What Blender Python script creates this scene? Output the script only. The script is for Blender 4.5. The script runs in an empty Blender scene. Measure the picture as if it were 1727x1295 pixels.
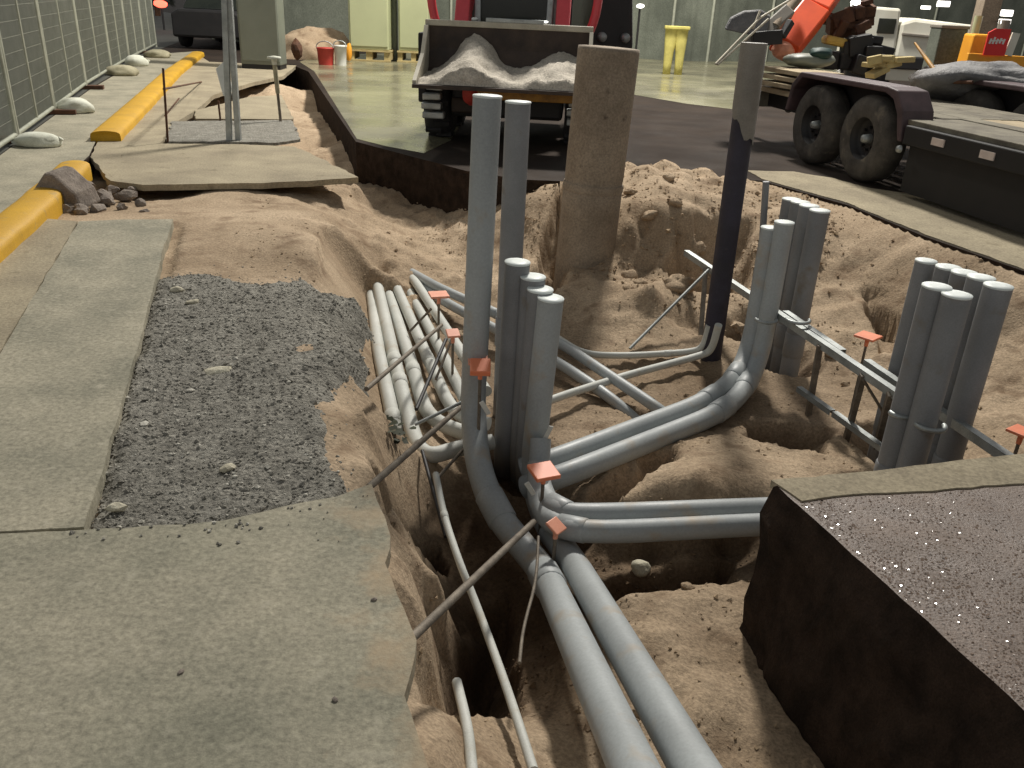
import bpy, bmesh, math, random
import numpy as np
from mathutils import Vector, Matrix, Euler
R_ = random.Random(7)
SC = bpy.context.scene
COL = SC.collection
rad = math.radians

# ------------------------------------------------------------------ noise
def _h(xi, yi, s):
    n = (xi * 374761393 + yi * 668265263 + s * 1442695041) & 0x7fffffff
    n = ((n ^ (n >> 13)) * 1274126177) & 0x7fffffff
    n = n ^ (n >> 16)
    return (n & 0xffff) / 65535.0
def vn(x, y, s=0):
    x = np.asarray(x, float); y = np.asarray(y, float)
    xi = np.floor(x).astype(np.int64); yi = np.floor(y).astype(np.int64)
    fx = x - xi; fy = y - yi
    fx = fx * fx * (3 - 2 * fx); fy = fy * fy * (3 - 2 * fy)
    a = _h(xi, yi, s); b = _h(xi + 1, yi, s); c = _h(xi, yi + 1, s); d = _h(xi + 1, yi + 1, s)
    return (a * (1 - fx) + b * fx) * (1 - fy) + (c * (1 - fx) + d * fx) * fy - 0.5
def fbm(x, y, s=0, o=4, g=0.5):
    t = 0; a = 1.0; f = 1.0
    for k in range(o):
        t = t + a * vn(x * f + 13.7 * k, y * f - 7.3 * k, s + k); a *= g; f *= 2.03
    return t
def inside(px, py, poly):
    px = np.asarray(px, float); py = np.asarray(py, float)
    r = np.zeros(px.shape, bool); n = len(poly)
    for i in range(n):
        x0, y0 = poly[i][0], poly[i][1]; x1, y1 = poly[(i + 1) % n][0], poly[(i + 1) % n][1]
        if y0 == y1: continue
        c = ((y0 > py) != (y1 > py)) & (px < (x1 - x0) * (py - y0) / (y1 - y0) + x0)
        r ^= c
    return r
def segdist(px, py, a, b):
    ax, ay = a[0], a[1]; dx, dy = b[0] - ax, b[1] - ay
    t = np.clip(((px - ax) * dx + (py - ay) * dy) / (dx * dx + dy * dy + 1e-9), 0, 1)
    return np.hypot(px - ax - t * dx, py - ay - t * dy), t

# ------------------------------------------------------------------ materials
def s2l(v):
    v /= 255.0
    return v / 12.92 if v <= 0.04045 else ((v + 0.055) / 1.055) ** 2.4
def lin(r, g, b, k=1.0):
    return (s2l(r) * k, s2l(g) * k, s2l(b) * k, 1)
def mat(name, c1, c2=None, scale=6.0, rough=0.8, r2=None, bump=0.0, bscale=40.0, c3=None, s3=60.0, t3=(0.62, 0.68),
        metal=0.0, spec=0.5, emit=None, estr=0.0, bdist=0.02, aniso=None, contrast=(0.35, 0.65), fine=0.25, fscale=160.0, coat=0.0, depth_shade=None, dust=None, patch=None):
    m = bpy.data.materials.new(name); m.use_nodes = True
    nt = m.node_tree; N = nt.nodes; L = nt.links
    b = N['Principled BSDF']
    b.inputs['Metallic'].default_value = metal
    b.inputs['Specular IOR Level'].default_value = spec
    b.inputs['Roughness'].default_value = rough
    if coat: b.inputs['Coat Weight'].default_value = coat
    geo = N.new('ShaderNodeNewGeometry')
    vec = geo.outputs['Position']
    if aniso:
        mp = N.new('ShaderNodeMapping'); mp.inputs['Scale'].default_value = aniso
        L.new(vec, mp.inputs['Vector']); vec = mp.outputs['Vector']
    def noise(sc, det=6, ro=0.6):
        n = N.new('ShaderNodeTexNoise'); n.inputs['Scale'].default_value = sc
        n.inputs['Detail'].default_value = det; n.inputs['Roughness'].default_value = ro
        L.new(vec, n.inputs['Vector']); return n.outputs['Fac']
    def ramp(src, lo, hi, a=(0, 0, 0, 1), c=(1, 1, 1, 1)):
        r = N.new('ShaderNodeValToRGB'); r.color_ramp.elements[0].position = lo; r.color_ramp.elements[1].position = hi
        r.color_ramp.elements[0].color = a; r.color_ramp.elements[1].color = c
        L.new(src, r.inputs['Fac']); return r.outputs['Color']
    def mix(fac, a, c, mode='MIX'):
        x = N.new('ShaderNodeMix'); x.data_type = 'RGBA'; x.blend_type = mode
        for key, val in ((0, fac), (6, a), (7, c)):
            if isinstance(val, (int, float)): x.inputs[key].default_value = val
            elif isinstance(val, tuple): x.inputs[key].default_value = val
            else: L.new(val, x.inputs[key])
        return x.outputs[2]
    c2 = c2 or tuple([v * 0.75 for v in c1[:3]] + [1])
    n1 = noise(scale)
    col = ramp(n1, contrast[0], contrast[1], c1, c2)
    if fine:
        col = mix(fine, col, ramp(noise(fscale, 3, 0.7), 0.3, 0.75), 'OVERLAY')
    if c3 is not None:
        col = mix(ramp(noise(s3, 3, 0.55), t3[0], t3[1]), col, c3)
    if patch is not None:
        col = mix(ramp(noise(0.9, 4, 0.55), 0.42, 0.60), col, patch, 'MULTIPLY')
    if dust:
        dp = N.new('ShaderNodeVectorMath'); dp.operation = 'DOT_PRODUCT'; dp.inputs[1].default_value = (dust[0], dust[1], 0); L.new(geo.outputs['Position'], dp.inputs[0])
        ad = N.new('ShaderNodeMath'); ad.operation = 'MULTIPLY_ADD'; ad.inputs[1].default_value = 0.9; L.new(noise(5.0, 6, 0.65), ad.inputs[0]); L.new(dp.outputs['Value'], ad.inputs[2])
        m2 = N.new('ShaderNodeMapRange'); m2.inputs[1].default_value = dust[2]; m2.inputs[2].default_value = dust[3]; L.new(ad.outputs[0], m2.inputs[0])
        col = mix(m2.outputs[0], col, dust[4])
    if depth_shade:  # darkens with depth: trench shade put into the base colour
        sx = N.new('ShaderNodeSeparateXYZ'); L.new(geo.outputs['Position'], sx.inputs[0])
        mr = N.new('ShaderNodeMapRange'); mr.inputs[1].default_value = depth_shade[0]; mr.inputs[2].default_value = depth_shade[1]
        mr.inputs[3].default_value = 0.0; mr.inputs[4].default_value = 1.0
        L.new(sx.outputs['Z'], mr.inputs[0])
        col = mix(mr.outputs[0], col, depth_shade[2], 'MULTIPLY')
    L.new(col, b.inputs['Base Color'])
    if r2 is not None:
        rr = N.new('ShaderNodeMapRange'); rr.inputs[1].default_value = 0.35; rr.inputs[2].default_value = 0.65
        rr.inputs[3].default_value = rough; rr.inputs[4].default_value = r2
        L.new(noise(scale * 1.3 + 0.3), rr.inputs[0]); L.new(rr.outputs[0], b.inputs['Roughness'])
    if bump:
        bp = N.new('ShaderNodeBump'); bp.inputs['Strength'].default_value = bump; bp.inputs['Distance'].default_value = bdist
        L.new(noise(bscale, 8, 0.65), bp.inputs['Height']); L.new(bp.outputs['Normal'], b.inputs['Normal'])
    if emit:
        b.inputs['Emission Color'].default_value = emit; b.inputs['Emission Strength'].default_value = estr
    return m

M = {}
M['sand'] = mat('sand soil', lin(187, 166, 140), lin(152, 132, 108), 1.3, 0.95, bump=0.7, bscale=38, c3=lin(118, 97, 76), s3=5, t3=(0.54, 0.78), fine=0.35, fscale=70, bdist=0.014, spec=0.2, depth_shade=(-0.58, -0.84, (0.30, 0.26, 0.23, 1)))  # last argument paints shade into the deep parts of the dig
M['concrete'] = mat('worn concrete', lin(166, 159, 139), lin(138, 134, 117), 2.6, 0.85, bump=0.45, bscale=34, c3=lin(178, 171, 152), s3=17, t3=(0.58, 0.80), fine=0.32, fscale=55, bdist=0.01, spec=0.3)
M['concrete_dusty'] = mat('worn concrete with tracked sand', lin(166, 159, 139), lin(138, 134, 117), 2.6, 0.85, bump=0.45, bscale=34, c3=lin(178, 171, 152), s3=17, t3=(0.58, 0.80), fine=0.32, fscale=55, bdist=0.01, spec=0.3, dust=(0.969, 0.248, 0.52, 0.80, lin(172, 152, 124)), patch=(0.80, 0.83, 0.82, 1))
M['concrete_sandy'] = mat('sand dusted concrete', lin(168, 157, 133), lin(144, 134, 114), 1.8, 0.9, bump=0.35, bscale=60, c3=lin(122, 112, 92), s3=7, t3=(0.6, 0.8), fine=0.3, fscale=60, bdist=0.01, spec=0.2)
M['gravel'] = mat('crushed grey gravel', lin(164, 160, 149), lin(138, 134, 124), 9, 0.9, bump=1.0, bscale=55, c3=lin(176, 174, 165), s3=34, t3=(0.66, 0.73), fine=0.5, fscale=60, bdist=0.03, spec=0.25)
M['asphalt'] = mat('lot asphalt', lin(60, 51, 44), lin(46, 39, 34), 0.9, 0.8, r2=0.95, bump=0.35, bscale=120, fine=0.3, bdist=0.01, spec=0.15)
M['road'] = mat('road asphalt', lin(80, 80, 72), lin(66, 66, 60), 0.5, 0.8, bump=0.3, bscale=90, fine=0.25, bdist=0.01)
M['wet'] = mat('wet pale concrete', lin(146, 142, 114), lin(100, 96, 78), 0.5, 0.12, r2=0.36, bump=0.05, bscale=8, fine=0.1, bdist=0.02, spec=0.8)
M['wet_asphalt'] = mat('wet asphalt', lin(122, 103, 88), lin(100, 83, 70), 4, 0.40, r2=0.6, bump=0.6, bscale=90, fine=0.35, fscale=110, bdist=0.01, spec=0.7, c3=lin(96, 80, 67), s3=2.2, t3=(0.5, 0.8))
M['cut'] = mat('cut asphalt edge', lin(66, 53, 44), lin(42, 34, 28), 9, 0.95, bump=1.0, bscale=30, fine=0.3, bdist=0.02, spec=0.1)
M['pvc'] = mat('grey pvc', lin(168, 173, 173), lin(154, 158, 158), 2.0, 0.42, r2=0.6, bump=0.08, bscale=30, c3=lin(164, 150, 130), s3=7, t3=(0.58, 0.80), fine=0.10, fscale=90, bdist=0.01)
M['pvc_dusty'] = mat('dusty pale pvc', lin(204, 205, 198), lin(188, 189, 181), 3.0, 0.55, r2=0.75, bump=0.04, bscale=30, c3=lin(172, 156, 130), s3=7, t3=(0.60, 0.85), fine=0.15, bdist=0.01)
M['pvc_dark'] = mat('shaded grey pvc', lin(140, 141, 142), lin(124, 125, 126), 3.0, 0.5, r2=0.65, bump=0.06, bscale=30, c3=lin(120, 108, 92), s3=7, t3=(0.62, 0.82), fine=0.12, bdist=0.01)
M['cap'] = mat('white pipe cap', lin(228, 234, 230), lin(214, 220, 216), 5, 0.5, fine=0.1)
M['steel'] = mat('galvanised steel', lin(176, 180, 178), lin(146, 150, 148), 8, 0.42, r2=0.6, metal=0.6, fine=0.2, spec=0.5)
M['rebar'] = mat('dull steel rod', lin(136, 126, 112), lin(104, 95, 84), 14, 0.7, metal=0.3, fine=0.3)
M['rust'] = mat('rusty brown steel', lin(100, 66, 44), lin(66, 44, 32), 9, 0.85, fine=0.3)
M['orange_cap'] = mat('orange plastic', lin(244, 146, 104), lin(234, 132, 92), 12, 0.5, fine=0.12, c3=lin(214, 150, 110), s3=22, t3=(0.66, 0.8))
M['pink_cap'] = mat('faded orange plastic', lin(240, 168, 138), lin(228, 152, 122), 12, 0.55, fine=0.12)
M['pier'] = mat('rough form concrete pier', lin(156, 141, 122), lin(130, 116, 99), 3, 0.9, bump=0.35, bscale=26, c3=lin(78, 66, 54), s3=9, t3=(0.66, 0.8), fine=0.3, fscale=60)
M['navy'] = mat('navy painted steel', lin(52, 48, 62), lin(38, 35, 44), 5, 0.5, r2=0.7, fine=0.25, c3=lin(80, 72, 66), s3=12, t3=(0.66, 0.8))
M['sleeve'] = mat('grey primer steel', lin(140, 134, 124), lin(120, 114, 104), 5, 0.6, fine=0.2)
M['yellow'] = mat('yellow kerb paint', lin(206, 160, 32), lin(188, 144, 32), 2.5, 0.6, bump=0.3, bscale=40, c3=lin(160, 136, 84), s3=9, t3=(0.62, 0.78), fine=0.25, bdist=0.01)
M['sandbag'] = mat('white woven sandbag', lin(214, 216, 202), lin(190, 190, 174), 8, 0.85, bump=0.4, bscale=60, fine=0.2, bdist=0.01)
M['sandbag_dirty'] = mat('dirty woven sandbag', lin(170, 164, 138), lin(140, 134, 110), 9, 0.9, bump=0.4, bscale=60, fine=0.25, bdist=0.01)
M['fence'] = mat('galvanised fence tube', lin(168, 170, 154), lin(148, 150, 134), 6, 0.5, metal=0.2, fine=0.15)
M['wire'] = mat('fence wire', lin(130, 132, 120), lin(118, 120, 108), 6, 0.6, metal=0.1, fine=0)
M['cloth'] = mat('dark shade cloth', lin(108, 112, 100), lin(82, 86, 76), 0.8, 0.9, fine=0.3, fscale=30)
M['dark'] = mat('matt black paint', lin(34, 32, 32), lin(24, 23, 24), 5, 0.6, fine=0.25)
M['tyre'] = mat('dusty tyre rubber', lin(92, 88, 82), lin(66, 63, 60), 6, 0.9, bump=0.4, bscale=40, c3=lin(120, 112, 100), s3=8, t3=(0.6, 0.8), fine=0.3, spec=0.2)
M['skirt'] = mat('black painted steel', lin(24, 22, 22), lin(16, 15, 15), 5, 0.7, fine=0.2)
M['black'] = mat('black rubber', lin(46, 45, 46), lin(34, 33, 34), 7, 0.8, bump=0.3, bscale=50, c3=lin(84, 78, 70), s3=9, t3=(0.6, 0.8), fine=0.25)
M['maroon'] = mat('dusty maroon deck plate', lin(84, 66, 68), lin(62, 48, 50), 5, 0.6, fine=0.25)
M['plank'] = mat('weathered deck plank', lin(184, 168, 138), lin(150, 134, 106), 3, 0.85, bump=0.4, bscale=30, fine=0.3, aniso=(3, 0.6, 3))
M['plank_grey'] = mat('grey muddy deck plank', lin(130, 124, 108), lin(98, 92, 80), 4, 0.9, bump=0.4, bscale=30, fine=0.3)
M['red'] = mat('red machine paint', lin(220, 84, 90), lin(204, 72, 78), 4, 0.45, fine=0.12)
M['red_dull'] = mat('dusty red plastic', lin(196, 66, 56), lin(170, 54, 46), 6, 0.6, fine=0.2)
M['orange'] = mat('orange machine paint', lin(236, 92, 44), lin(216, 80, 40), 3, 0.45, fine=0.15)
M['amber'] = mat('amber plastic', lin(240, 168, 40), lin(220, 150, 40), 3, 0.55, fine=0.15)
M['ochre'] = mat('dirty yellow paint', lin(170, 124, 40), lin(120, 86, 30), 5, 0.6, fine=0.3)
M['pale_green'] = mat('pale cabinet enamel', lin(178, 182, 143), lin(170, 174, 137), 1.2, 0.45, fine=0.06)
M['grey_green'] = mat('grey green cabinet enamel', lin(118, 122, 110), lin(108, 112, 100), 1.2, 0.5, fine=0.08)
M['truck'] = mat('dusty white truck paint', lin(222, 220, 206), lin(204, 200, 184), 1.5, 0.5, fine=0.15)
M['glass'] = mat('dark glass', lin(40, 44, 38), lin(30, 34, 30), 2, 0.12, fine=0)
M['grit'] = mat('loaded grey sand', lin(196, 188, 174), lin(172, 164, 150), 6, 0.95, bump=0.6, bscale=50, fine=0.35, fscale=60)
M['bucket'] = mat('worn dark bucket steel', lin(70, 56, 46), lin(46, 37, 31), 5, 0.7, fine=0.35)
M['bucket_edge'] = mat('polished bucket edge', lin(184, 178, 160), lin(160, 154, 138), 6, 0.6, fine=0.2)
M['stone'] = mat('pale broken stone', lin(206, 200, 178), lin(176, 168, 146), 9, 0.85, bump=0.4, bscale=50, fine=0.25)
M['chunk'] = mat('grey asphalt rubble', lin(150, 139, 128), lin(116, 106, 97), 10, 0.95, bump=0.7, bscale=50, fine=0.4)
M['white'] = mat('white paint', lin(222, 222, 214), lin(206, 206, 198), 3, 0.5, fine=0.08)
M['sign_red'] = mat('red sign face', lin(222, 44, 40), lin(212, 40, 36), 3, 0.5, fine=0.05)
M['trousers'] = mat('pale yellow cloth', lin(206, 196, 112), lin(176, 166, 92), 5, 0.85, fine=0.2)
M['tarp'] = mat('grey tarp', lin(128, 126, 124), lin(88, 88, 90), 3, 0.6, bump=0.5, bscale=5, fine=0.15, bdist=0.1)
M['hood_yellow'] = mat('faded yellow hood', lin(206, 172, 84), lin(176, 144, 66), 5, 0.6, fine=0.2)
M['teal'] = mat('dark teal plastic', lin(24, 62, 56), lin(16, 46, 42), 4, 0.6, fine=0.1)
M['hose'] = mat('pale hose', lin(206, 198, 178), lin(186, 178, 158), 6, 0.6, fine=0.1)
M['wood'] = mat('pallet wood', lin(186, 170, 120), lin(160, 142, 98), 5, 0.85, fine=0.2)
M['lamp_white'] = mat('lit white lamp', lin(255, 250, 240), None, 1, 0.4, fine=0, emit=(1, 0.95, 0.88, 1), estr=4.0)
M['lamp_red'] = mat('lit red lamp', lin(255, 60, 40), None, 1, 0.4, fine=0, emit=(1, 0.10, 0.06, 1), estr=4.0)
M['reflector'] = mat('white red reflector', lin(216, 204, 196), lin(190, 176, 168), 6, 0.4, fine=0.1)
M['leaf'] = mat('dark wilted leaf', lin(62, 66, 42), lin(44, 48, 32), 6, 0.8, fine=0.2)
M['treeleaf'] = mat('dark night foliage', lin(48, 50, 40), lin(34, 34, 30), 2, 0.9, fine=0.2)

# ------------------------------------------------------------------ mesh builder
class MB:
    def __init__(s, T=None): s.v = []; s.f = []; s.sm = []; s.T = T
    def add(s, vs, fs, smooth=False):
        o = len(s.v)
        for p in vs:
            p = Vector(p)
            if s.T is not None: p = s.T @ p
            s.v.append(p)
        for q in fs: s.f.append([i + o for i in q]); s.sm.append(smooth)
        return s
    def box(s, c, d, rot=None):
        x, y, z = d[0] / 2, d[1] / 2, d[2] / 2
        vs = [Vector((i * x, j * y, k * z)) for k in (-1, 1) for j in (-1, 1) for i in (-1, 1)]
        if rot is not None: vs = [rot @ p for p in vs]
        vs = [p + Vector(c) for p in vs]
        return s.add(vs, [(0, 2, 3, 1), (4, 5, 7, 6), (0, 1, 5, 4), (2, 6, 7, 3), (0, 4, 6, 2), (1, 3, 7, 5)])
    def bar(s, a, b, w, h, up=(0, 0, 1)):
        a = Vector(a); b = Vector(b); d = (b - a); l = d.length; d.normalize()
        u = Vector(up); sd = d.cross(u)
        if sd.length < 1e-4: sd = d.cross(Vector((1, 0, 0)))
        sd.normalize(); u = sd.cross(d)
        m = Matrix((d, sd, u)).transposed()
        return s.box((a + b) / 2, (l, w, h), m)
    def prism(s, poly, z0, z1):
        n = len(poly)
        vs = [(p[0], p[1], z0) for p in poly] + [(p[0], p[1], z1) for p in poly]
        fs = [tuple(range(n - 1, -1, -1)), tuple(range(n, 2 * n))] + [(i, (i + 1) % n, n + (i + 1) % n, n + i) for i in range(n)]
        return s.add(vs, fs)
    def extr(s, poly, ax, o, t):          # polygon of 3D points extruded by vector
        n = len(poly); e = Vector(ax) * t
        vs = [Vector(p) + Vector(o) for p in poly] + [Vector(p) + Vector(o) + e for p in poly]
        fs = [tuple(range(n - 1, -1, -1)), tuple(range(n, 2 * n))] + [(i, (i + 1) % n, n + (i + 1) % n, n + i) for i in range(n)]
        return s.add(vs, fs)
    def tube(s, pts, r, n=16, caps=True):
        pts = [Vector(p) for p in pts]; k = len(pts)
        rr = r if isinstance(r, (list, tuple)) else [r] * k
        t0 = (pts[1] - pts[0]).normalized()
        u = t0.cross(Vector((0, 0, 1)))
        if u.length < 1e-3: u = t0.cross(Vector((1, 0, 0)))
        u.normalize(); vs = []
        for i, p in enumerate(pts):
            if i == 0: t = t0
            elif i == k - 1: t = (pts[-1] - pts[-2]).normalized()
            else: t = ((pts[i + 1] - p).normalized() + (p - pts[i - 1]).normalized()).normalized()
            u = (u - t * u.dot(t)).normalized(); w = t.cross(u)
            for j in range(n):
                a = 2 * math.pi * j / n
                vs.append(p + (u * math.cos(a) + w * math.sin(a)) * rr[i])
        fs = []
        for i in range(k - 1):
            for j in range(n):
                fs.append((i * n + j, i * n + (j + 1) % n, (i + 1) * n + (j + 1) % n, (i + 1) * n + j))
        s.add(vs, fs, True)
        if caps:
            s.add(vs[:n], [tuple(range(n - 1, -1, -1))]); s.add(vs[-n:], [tuple(range(n))])
        return s
    def lathe(s, prof, o=(0, 0, 0), n=24, ax=None, caps=True):
        vs = []; o = Vector(o)
        q = Vector((0, 0, 1)).rotation_difference(Vector(ax)).to_matrix() if ax is not None else Matrix.Identity(3)
        for r, z in prof:
            for j in range(n):
                a = 2 * math.pi * j / n
                vs.append(o + q @ Vector((r * math.cos(a), r * math.sin(a), z)))
        fs = [(i * n + j, i * n + (j + 1) % n, (i + 1) * n + (j + 1) % n, (i + 1) * n + j) for i in range(len(prof) - 1) for j in range(n)]
        s.add(vs, fs, True)
        if not caps: return s
        if prof[0][0] > 1e-6: s.add(vs[:n], [tuple(range(n - 1, -1, -1))])
        if prof[-1][0] > 1e-6: s.add(vs[-n:], [tuple(range(n))])
        return s
    def rock(s, c, d, seed=0, sub=2, amp=0.35, rz=0.0):
        bm = bmesh.new(); bmesh.ops.create_icosphere(bm, subdivisions=sub, radius=1)
        rnd = random.Random(seed); off = [rnd.uniform(0, 90) for _ in range(3)]
        vs = []
        for v in bm.verts:
            p = v.co
            k = 1 + amp * (float(fbm(p.x * 1.3 + off[0], p.y * 1.3 + p.z * 1.1 + off[1], seed, 3)) * 1.6)
            q = Vector((p.x * d[0], p.y * d[1], p.z * d[2])) * k
            q.rotate(Euler((0, 0, rz))); vs.append(q + Vector(c))
        s.add(vs, [[v.index for v in f.verts] for f in bm.faces], sub > 2); bm.free(); return s

ORG = {}
def finish(o, label=None, cat=None, group=None, kind=None):
    if label: o['label'] = label
    if cat: o['category'] = cat
    if group: o['group'] = group
    if kind: o['kind'] = kind
    return o
def obj(name, mb, m, parent=None, bevel=0.0, origin=None):
    me = bpy.data.meshes.new(name)
    if parent is not None: og = ORG[parent.name]
    else: og = Vector(origin) if origin is not None else Vector((0, 0, 0))
    me.from_pydata([tuple(v - og) for v in mb.v], [], mb.f)
    me.polygons.foreach_set('use_smooth', mb.sm)
    me.validate(); me.update()
    o = bpy.data.objects.new(name, me); COL.objects.link(o)
    me.materials.append(M[m] if isinstance(m, str) else m)
    if parent is not None: o.parent = parent
    else: o.location = og
    ORG[o.name] = og
    if bevel:
        b = o.modifiers.new('Bevel', 'BEVEL'); b.width = bevel; b.segments = 2; b.limit_method = 'ANGLE'
    return o
def thing(name, label, cat, loc, group=None):
    o = bpy.data.objects.new(name, None); COL.objects.link(o); o.location = loc; o.empty_display_size = 0.1
    ORG[o.name] = Vector(loc)
    return finish(o, label, cat, group)
def single(name, mb, m, label, cat, group=None, bevel=0.0, origin=None, kind=None):
    o = obj(name, mb, m, None, bevel, origin if origin is not None else mb.v[0])
    return finish(o, label, cat, group, kind)
def struct(name, mb, m, bevel=0.0):
    return finish(obj(name, mb, m, None, bevel), kind='structure')
def fillet(pts, r=0.3, seg=7):
    pts = [Vector(p) for p in pts]; out = [pts[0]]
    for i in range(1, len(pts) - 1):
        a, b, c = pts[i - 1], pts[i], pts[i + 1]
        ra = min(r, (a - b).length * 0.48); rc = min(r, (c - b).length * 0.48)
        p0 = b + (a - b).normalized() * ra; p2 = b + (c - b).normalized() * rc
        for k in range(seg + 1):
            t = k / seg
            out.append(p0 * (1 - t) ** 2 + b * 2 * t * (1 - t) + p2 * t * t)
    out.append(pts[-1]); return out

def litter(me, pts, mats, pick, flat=0.7, smooth=False):
    # adds many small broken octahedra (stones, clods) to a mesh in one go
    bm = bmesh.new(); bm.from_mesh(me)
    for (x, y, z, sz) in pts:
        e = Euler((R_.uniform(0, 6), R_.uniform(0, 6), R_.uniform(0, 6))).to_matrix()
        vv = []
        for q in ((1, 0, 0), (-1, 0, 0), (0, 1, 0), (0, -1, 0), (0, 0, 1), (0, 0, -1)):
            p = e @ (Vector(q) * sz * R_.uniform(0.6, 1.25)); vv.append(bm.verts.new((x + p.x, y + p.y, z + p.z * flat)))
        mi = pick()
        for a, b, c in ((0, 2, 4), (2, 1, 4), (1, 3, 4), (3, 0, 4), (2, 0, 5), (1, 2, 5), (3, 1, 5), (0, 3, 5)):
            f = bm.faces.new((vv[a], vv[b], vv[c])); f.material_index = mi; f.smooth = smooth
    bm.to_mesh(me); bm.free()
    for m in mats: me.materials.append(M[m])

# ------------------------------------------------------------------ camera, lights, world
cam = bpy.data.cameras.new('camera'); co = bpy.data.objects.new('camera', cam); COL.objects.link(co)
pitch, roll = rad(24.4), rad(2.6)
fw = Vector((0, math.cos(pitch), -math.sin(pitch))); rt = Vector((1, 0, 0)); up = rt.cross(fw)
r2 = rt * math.cos(roll) + up * math.sin(roll); u2 = up * math.cos(roll) - rt * math.sin(roll)
mw = Matrix((r2, u2, -fw)).transposed().to_4x4(); mw.translation = (0, 0, 1.5)
co.matrix_world = mw
cam.sensor_width = 36.0; cam.lens = 36.0 * 1427 / 1727; cam.clip_start = 0.05; cam.clip_end = 1500
SC.camera = co
SC.view_settings.view_transform = 'Standard'; SC.view_settings.look = 'None'; SC.view_settings.exposure = 0
SC.render.engine = 'CYCLES'
W = bpy.data.worlds.new('World'); SC.world = W; W.use_nodes = True
bg = W.node_tree.nodes['Background']
sky = W.node_tree.nodes.new('ShaderNodeTexSky'); sky.sky_type = 'NISHITA'; sky.sun_disc = False
sky.sun_elevation = rad(3.0); sky.sun_rotation = rad(20)
hs = W.node_tree.nodes.new('ShaderNodeHueSaturation'); hs.inputs['Saturation'].default_value = 0.12
W.node_tree.links.new(sky.outputs[0], hs.inputs['Color']); W.node_tree.links.new(hs.outputs[0], bg.inputs['Color'])
bg.inputs['Strength'].default_value = 0.245
def lamp(name, loc, power, col, size):
    l = bpy.data.lights.new(name, 'POINT'); l.energy = power; l.color = col; l.shadow_soft_size = size
    o = bpy.data.objects.new(name, l); COL.objects.link(o); o.location = loc; return o
lamp('floodlight', (2.7, 17.2, 12.4), 13800, (1.0, 0.955, 0.88), 0.9)
lamp('floodlight', (-4.6, 17.0, 11.0), 1100, (1.0, 0.95, 0.85), 0.5)

# ------------------------------------------------------------------ ground layout (outlines in metres at street level)
lot_rim = [(-4.448,18.305,0.000), (-1.855,9.636,0.000), (-1.164,8.876,0.000), (-0.537,8.197,0.000), (0.004,7.882,0.000), (0.443,7.900,0.000), (1.055,8.496,0.000), (1.694,8.463,0.000), (2.343,8.374,0.000), (2.847,7.399,0.000), (3.076,6.362,0.000), (3.374,5.511,0.000)]
left_edge = [(-2.668,2.641,0.000), (-3.075,4.047,0.000), (-3.262,5.169,0.000), (-4.055,8.022,0.000), (-4.437,8.984,0.000), (-8.111,22.289,0.000), (-6.915,19.550,-0.000), (-4.952,19.349,0.000)]
fore = [(-2.094,1.946,0.000), (-1.798,2.015,0.000), (-1.266,2.112,0.000), (-1.088,2.151,0.000), (-0.865,2.189,0.000), (-0.705,2.276,0.000), (-0.551,2.353,0.000), (-0.458,2.443,0.000), (-0.405,2.287,0.000), (-0.354,2.143,0.000), (-0.339,2.011,0.000), (-0.293,1.879,0.000), (-0.243,1.772,0.000), (-0.212,1.695,-0.000), (-0.209,1.590,0.000), (-0.208,1.503,0.000), (-0.172,1.390,0.000), (-0.141,1.296,0.000), (-0.099,1.157,0.000), (-0.062,0.929,0.000), (-1.212,0.878,0.000)]
strip = [(-3.005,5.657,0.000), (-2.742,5.776,0.000), (-2.431,5.836,0.000), (-2.017,4.510,0.000), (-1.649,3.360,0.000), (-1.425,2.626,0.000), (-1.268,2.118,0.000), (-1.799,2.021,-0.000), (-2.234,3.358,0.000)]
walk = [(-3.366,5.725,0.000), (-3.017,5.671,0.000), (-2.246,3.370,0.000), (-1.808,2.023,0.000), (-2.103,1.956,0.000), (-2.617,2.578,0.000), (-3.110,4.890,0.000)]
slab_far = [(-3.419,7.023,0.000), (-3.087,6.901,0.000), (-2.701,7.039,0.000), (-2.293,7.158,0.000), (-1.842,7.366,0.000), (-1.447,7.622,0.000), (-1.818,8.220,0.000), (-2.393,9.103,0.000), (-3.000,9.086,0.000), (-3.741,8.909,0.000), (-3.991,8.680,0.000)]
slab_farther = [(-4.059,10.817,0.000), (-2.935,11.159,0.000), (-3.805,13.820,0.000), (-4.176,13.390,0.000), (-4.334,11.581,0.000)]
near_slab = [(0.932,2.568,0.000), (1.145,2.623,0.000), (1.430,2.703,0.000), (1.732,2.791,0.000), (1.963,2.862,0.000), (3.365,3.259,0.000), (1.588,1.002,0.000), (1.422,1.016,0.000), (1.325,1.342,0.000), (1.258,1.541,0.000), (1.208,1.694,-0.000), (1.145,1.909,0.000), (1.067,2.158,0.000), (1.002,2.361,0.000), (0.960,2.488,0.000)]
gravel_poly = [(-1.972,4.653,0.000), (-1.775,4.755,0.000), (-1.484,4.590,0.000), (-1.308,4.828,0.000), (-1.072,4.745,0.000), (-0.894,4.358,0.000), (-0.834,3.865,0.000), (-0.730,3.536,0.000), (-0.740,3.151,0.000), (-0.712,2.935,0.000), (-0.622,2.658,0.000), (-0.545,2.360,0.000), (-0.703,2.269,0.000), (-0.863,2.182,0.000), (-1.086,2.145,0.000), (-1.261,2.109,0.000), (-1.423,2.626,0.000), (-1.647,3.360,0.000), (-2.014,4.510,0.000)]

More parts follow.
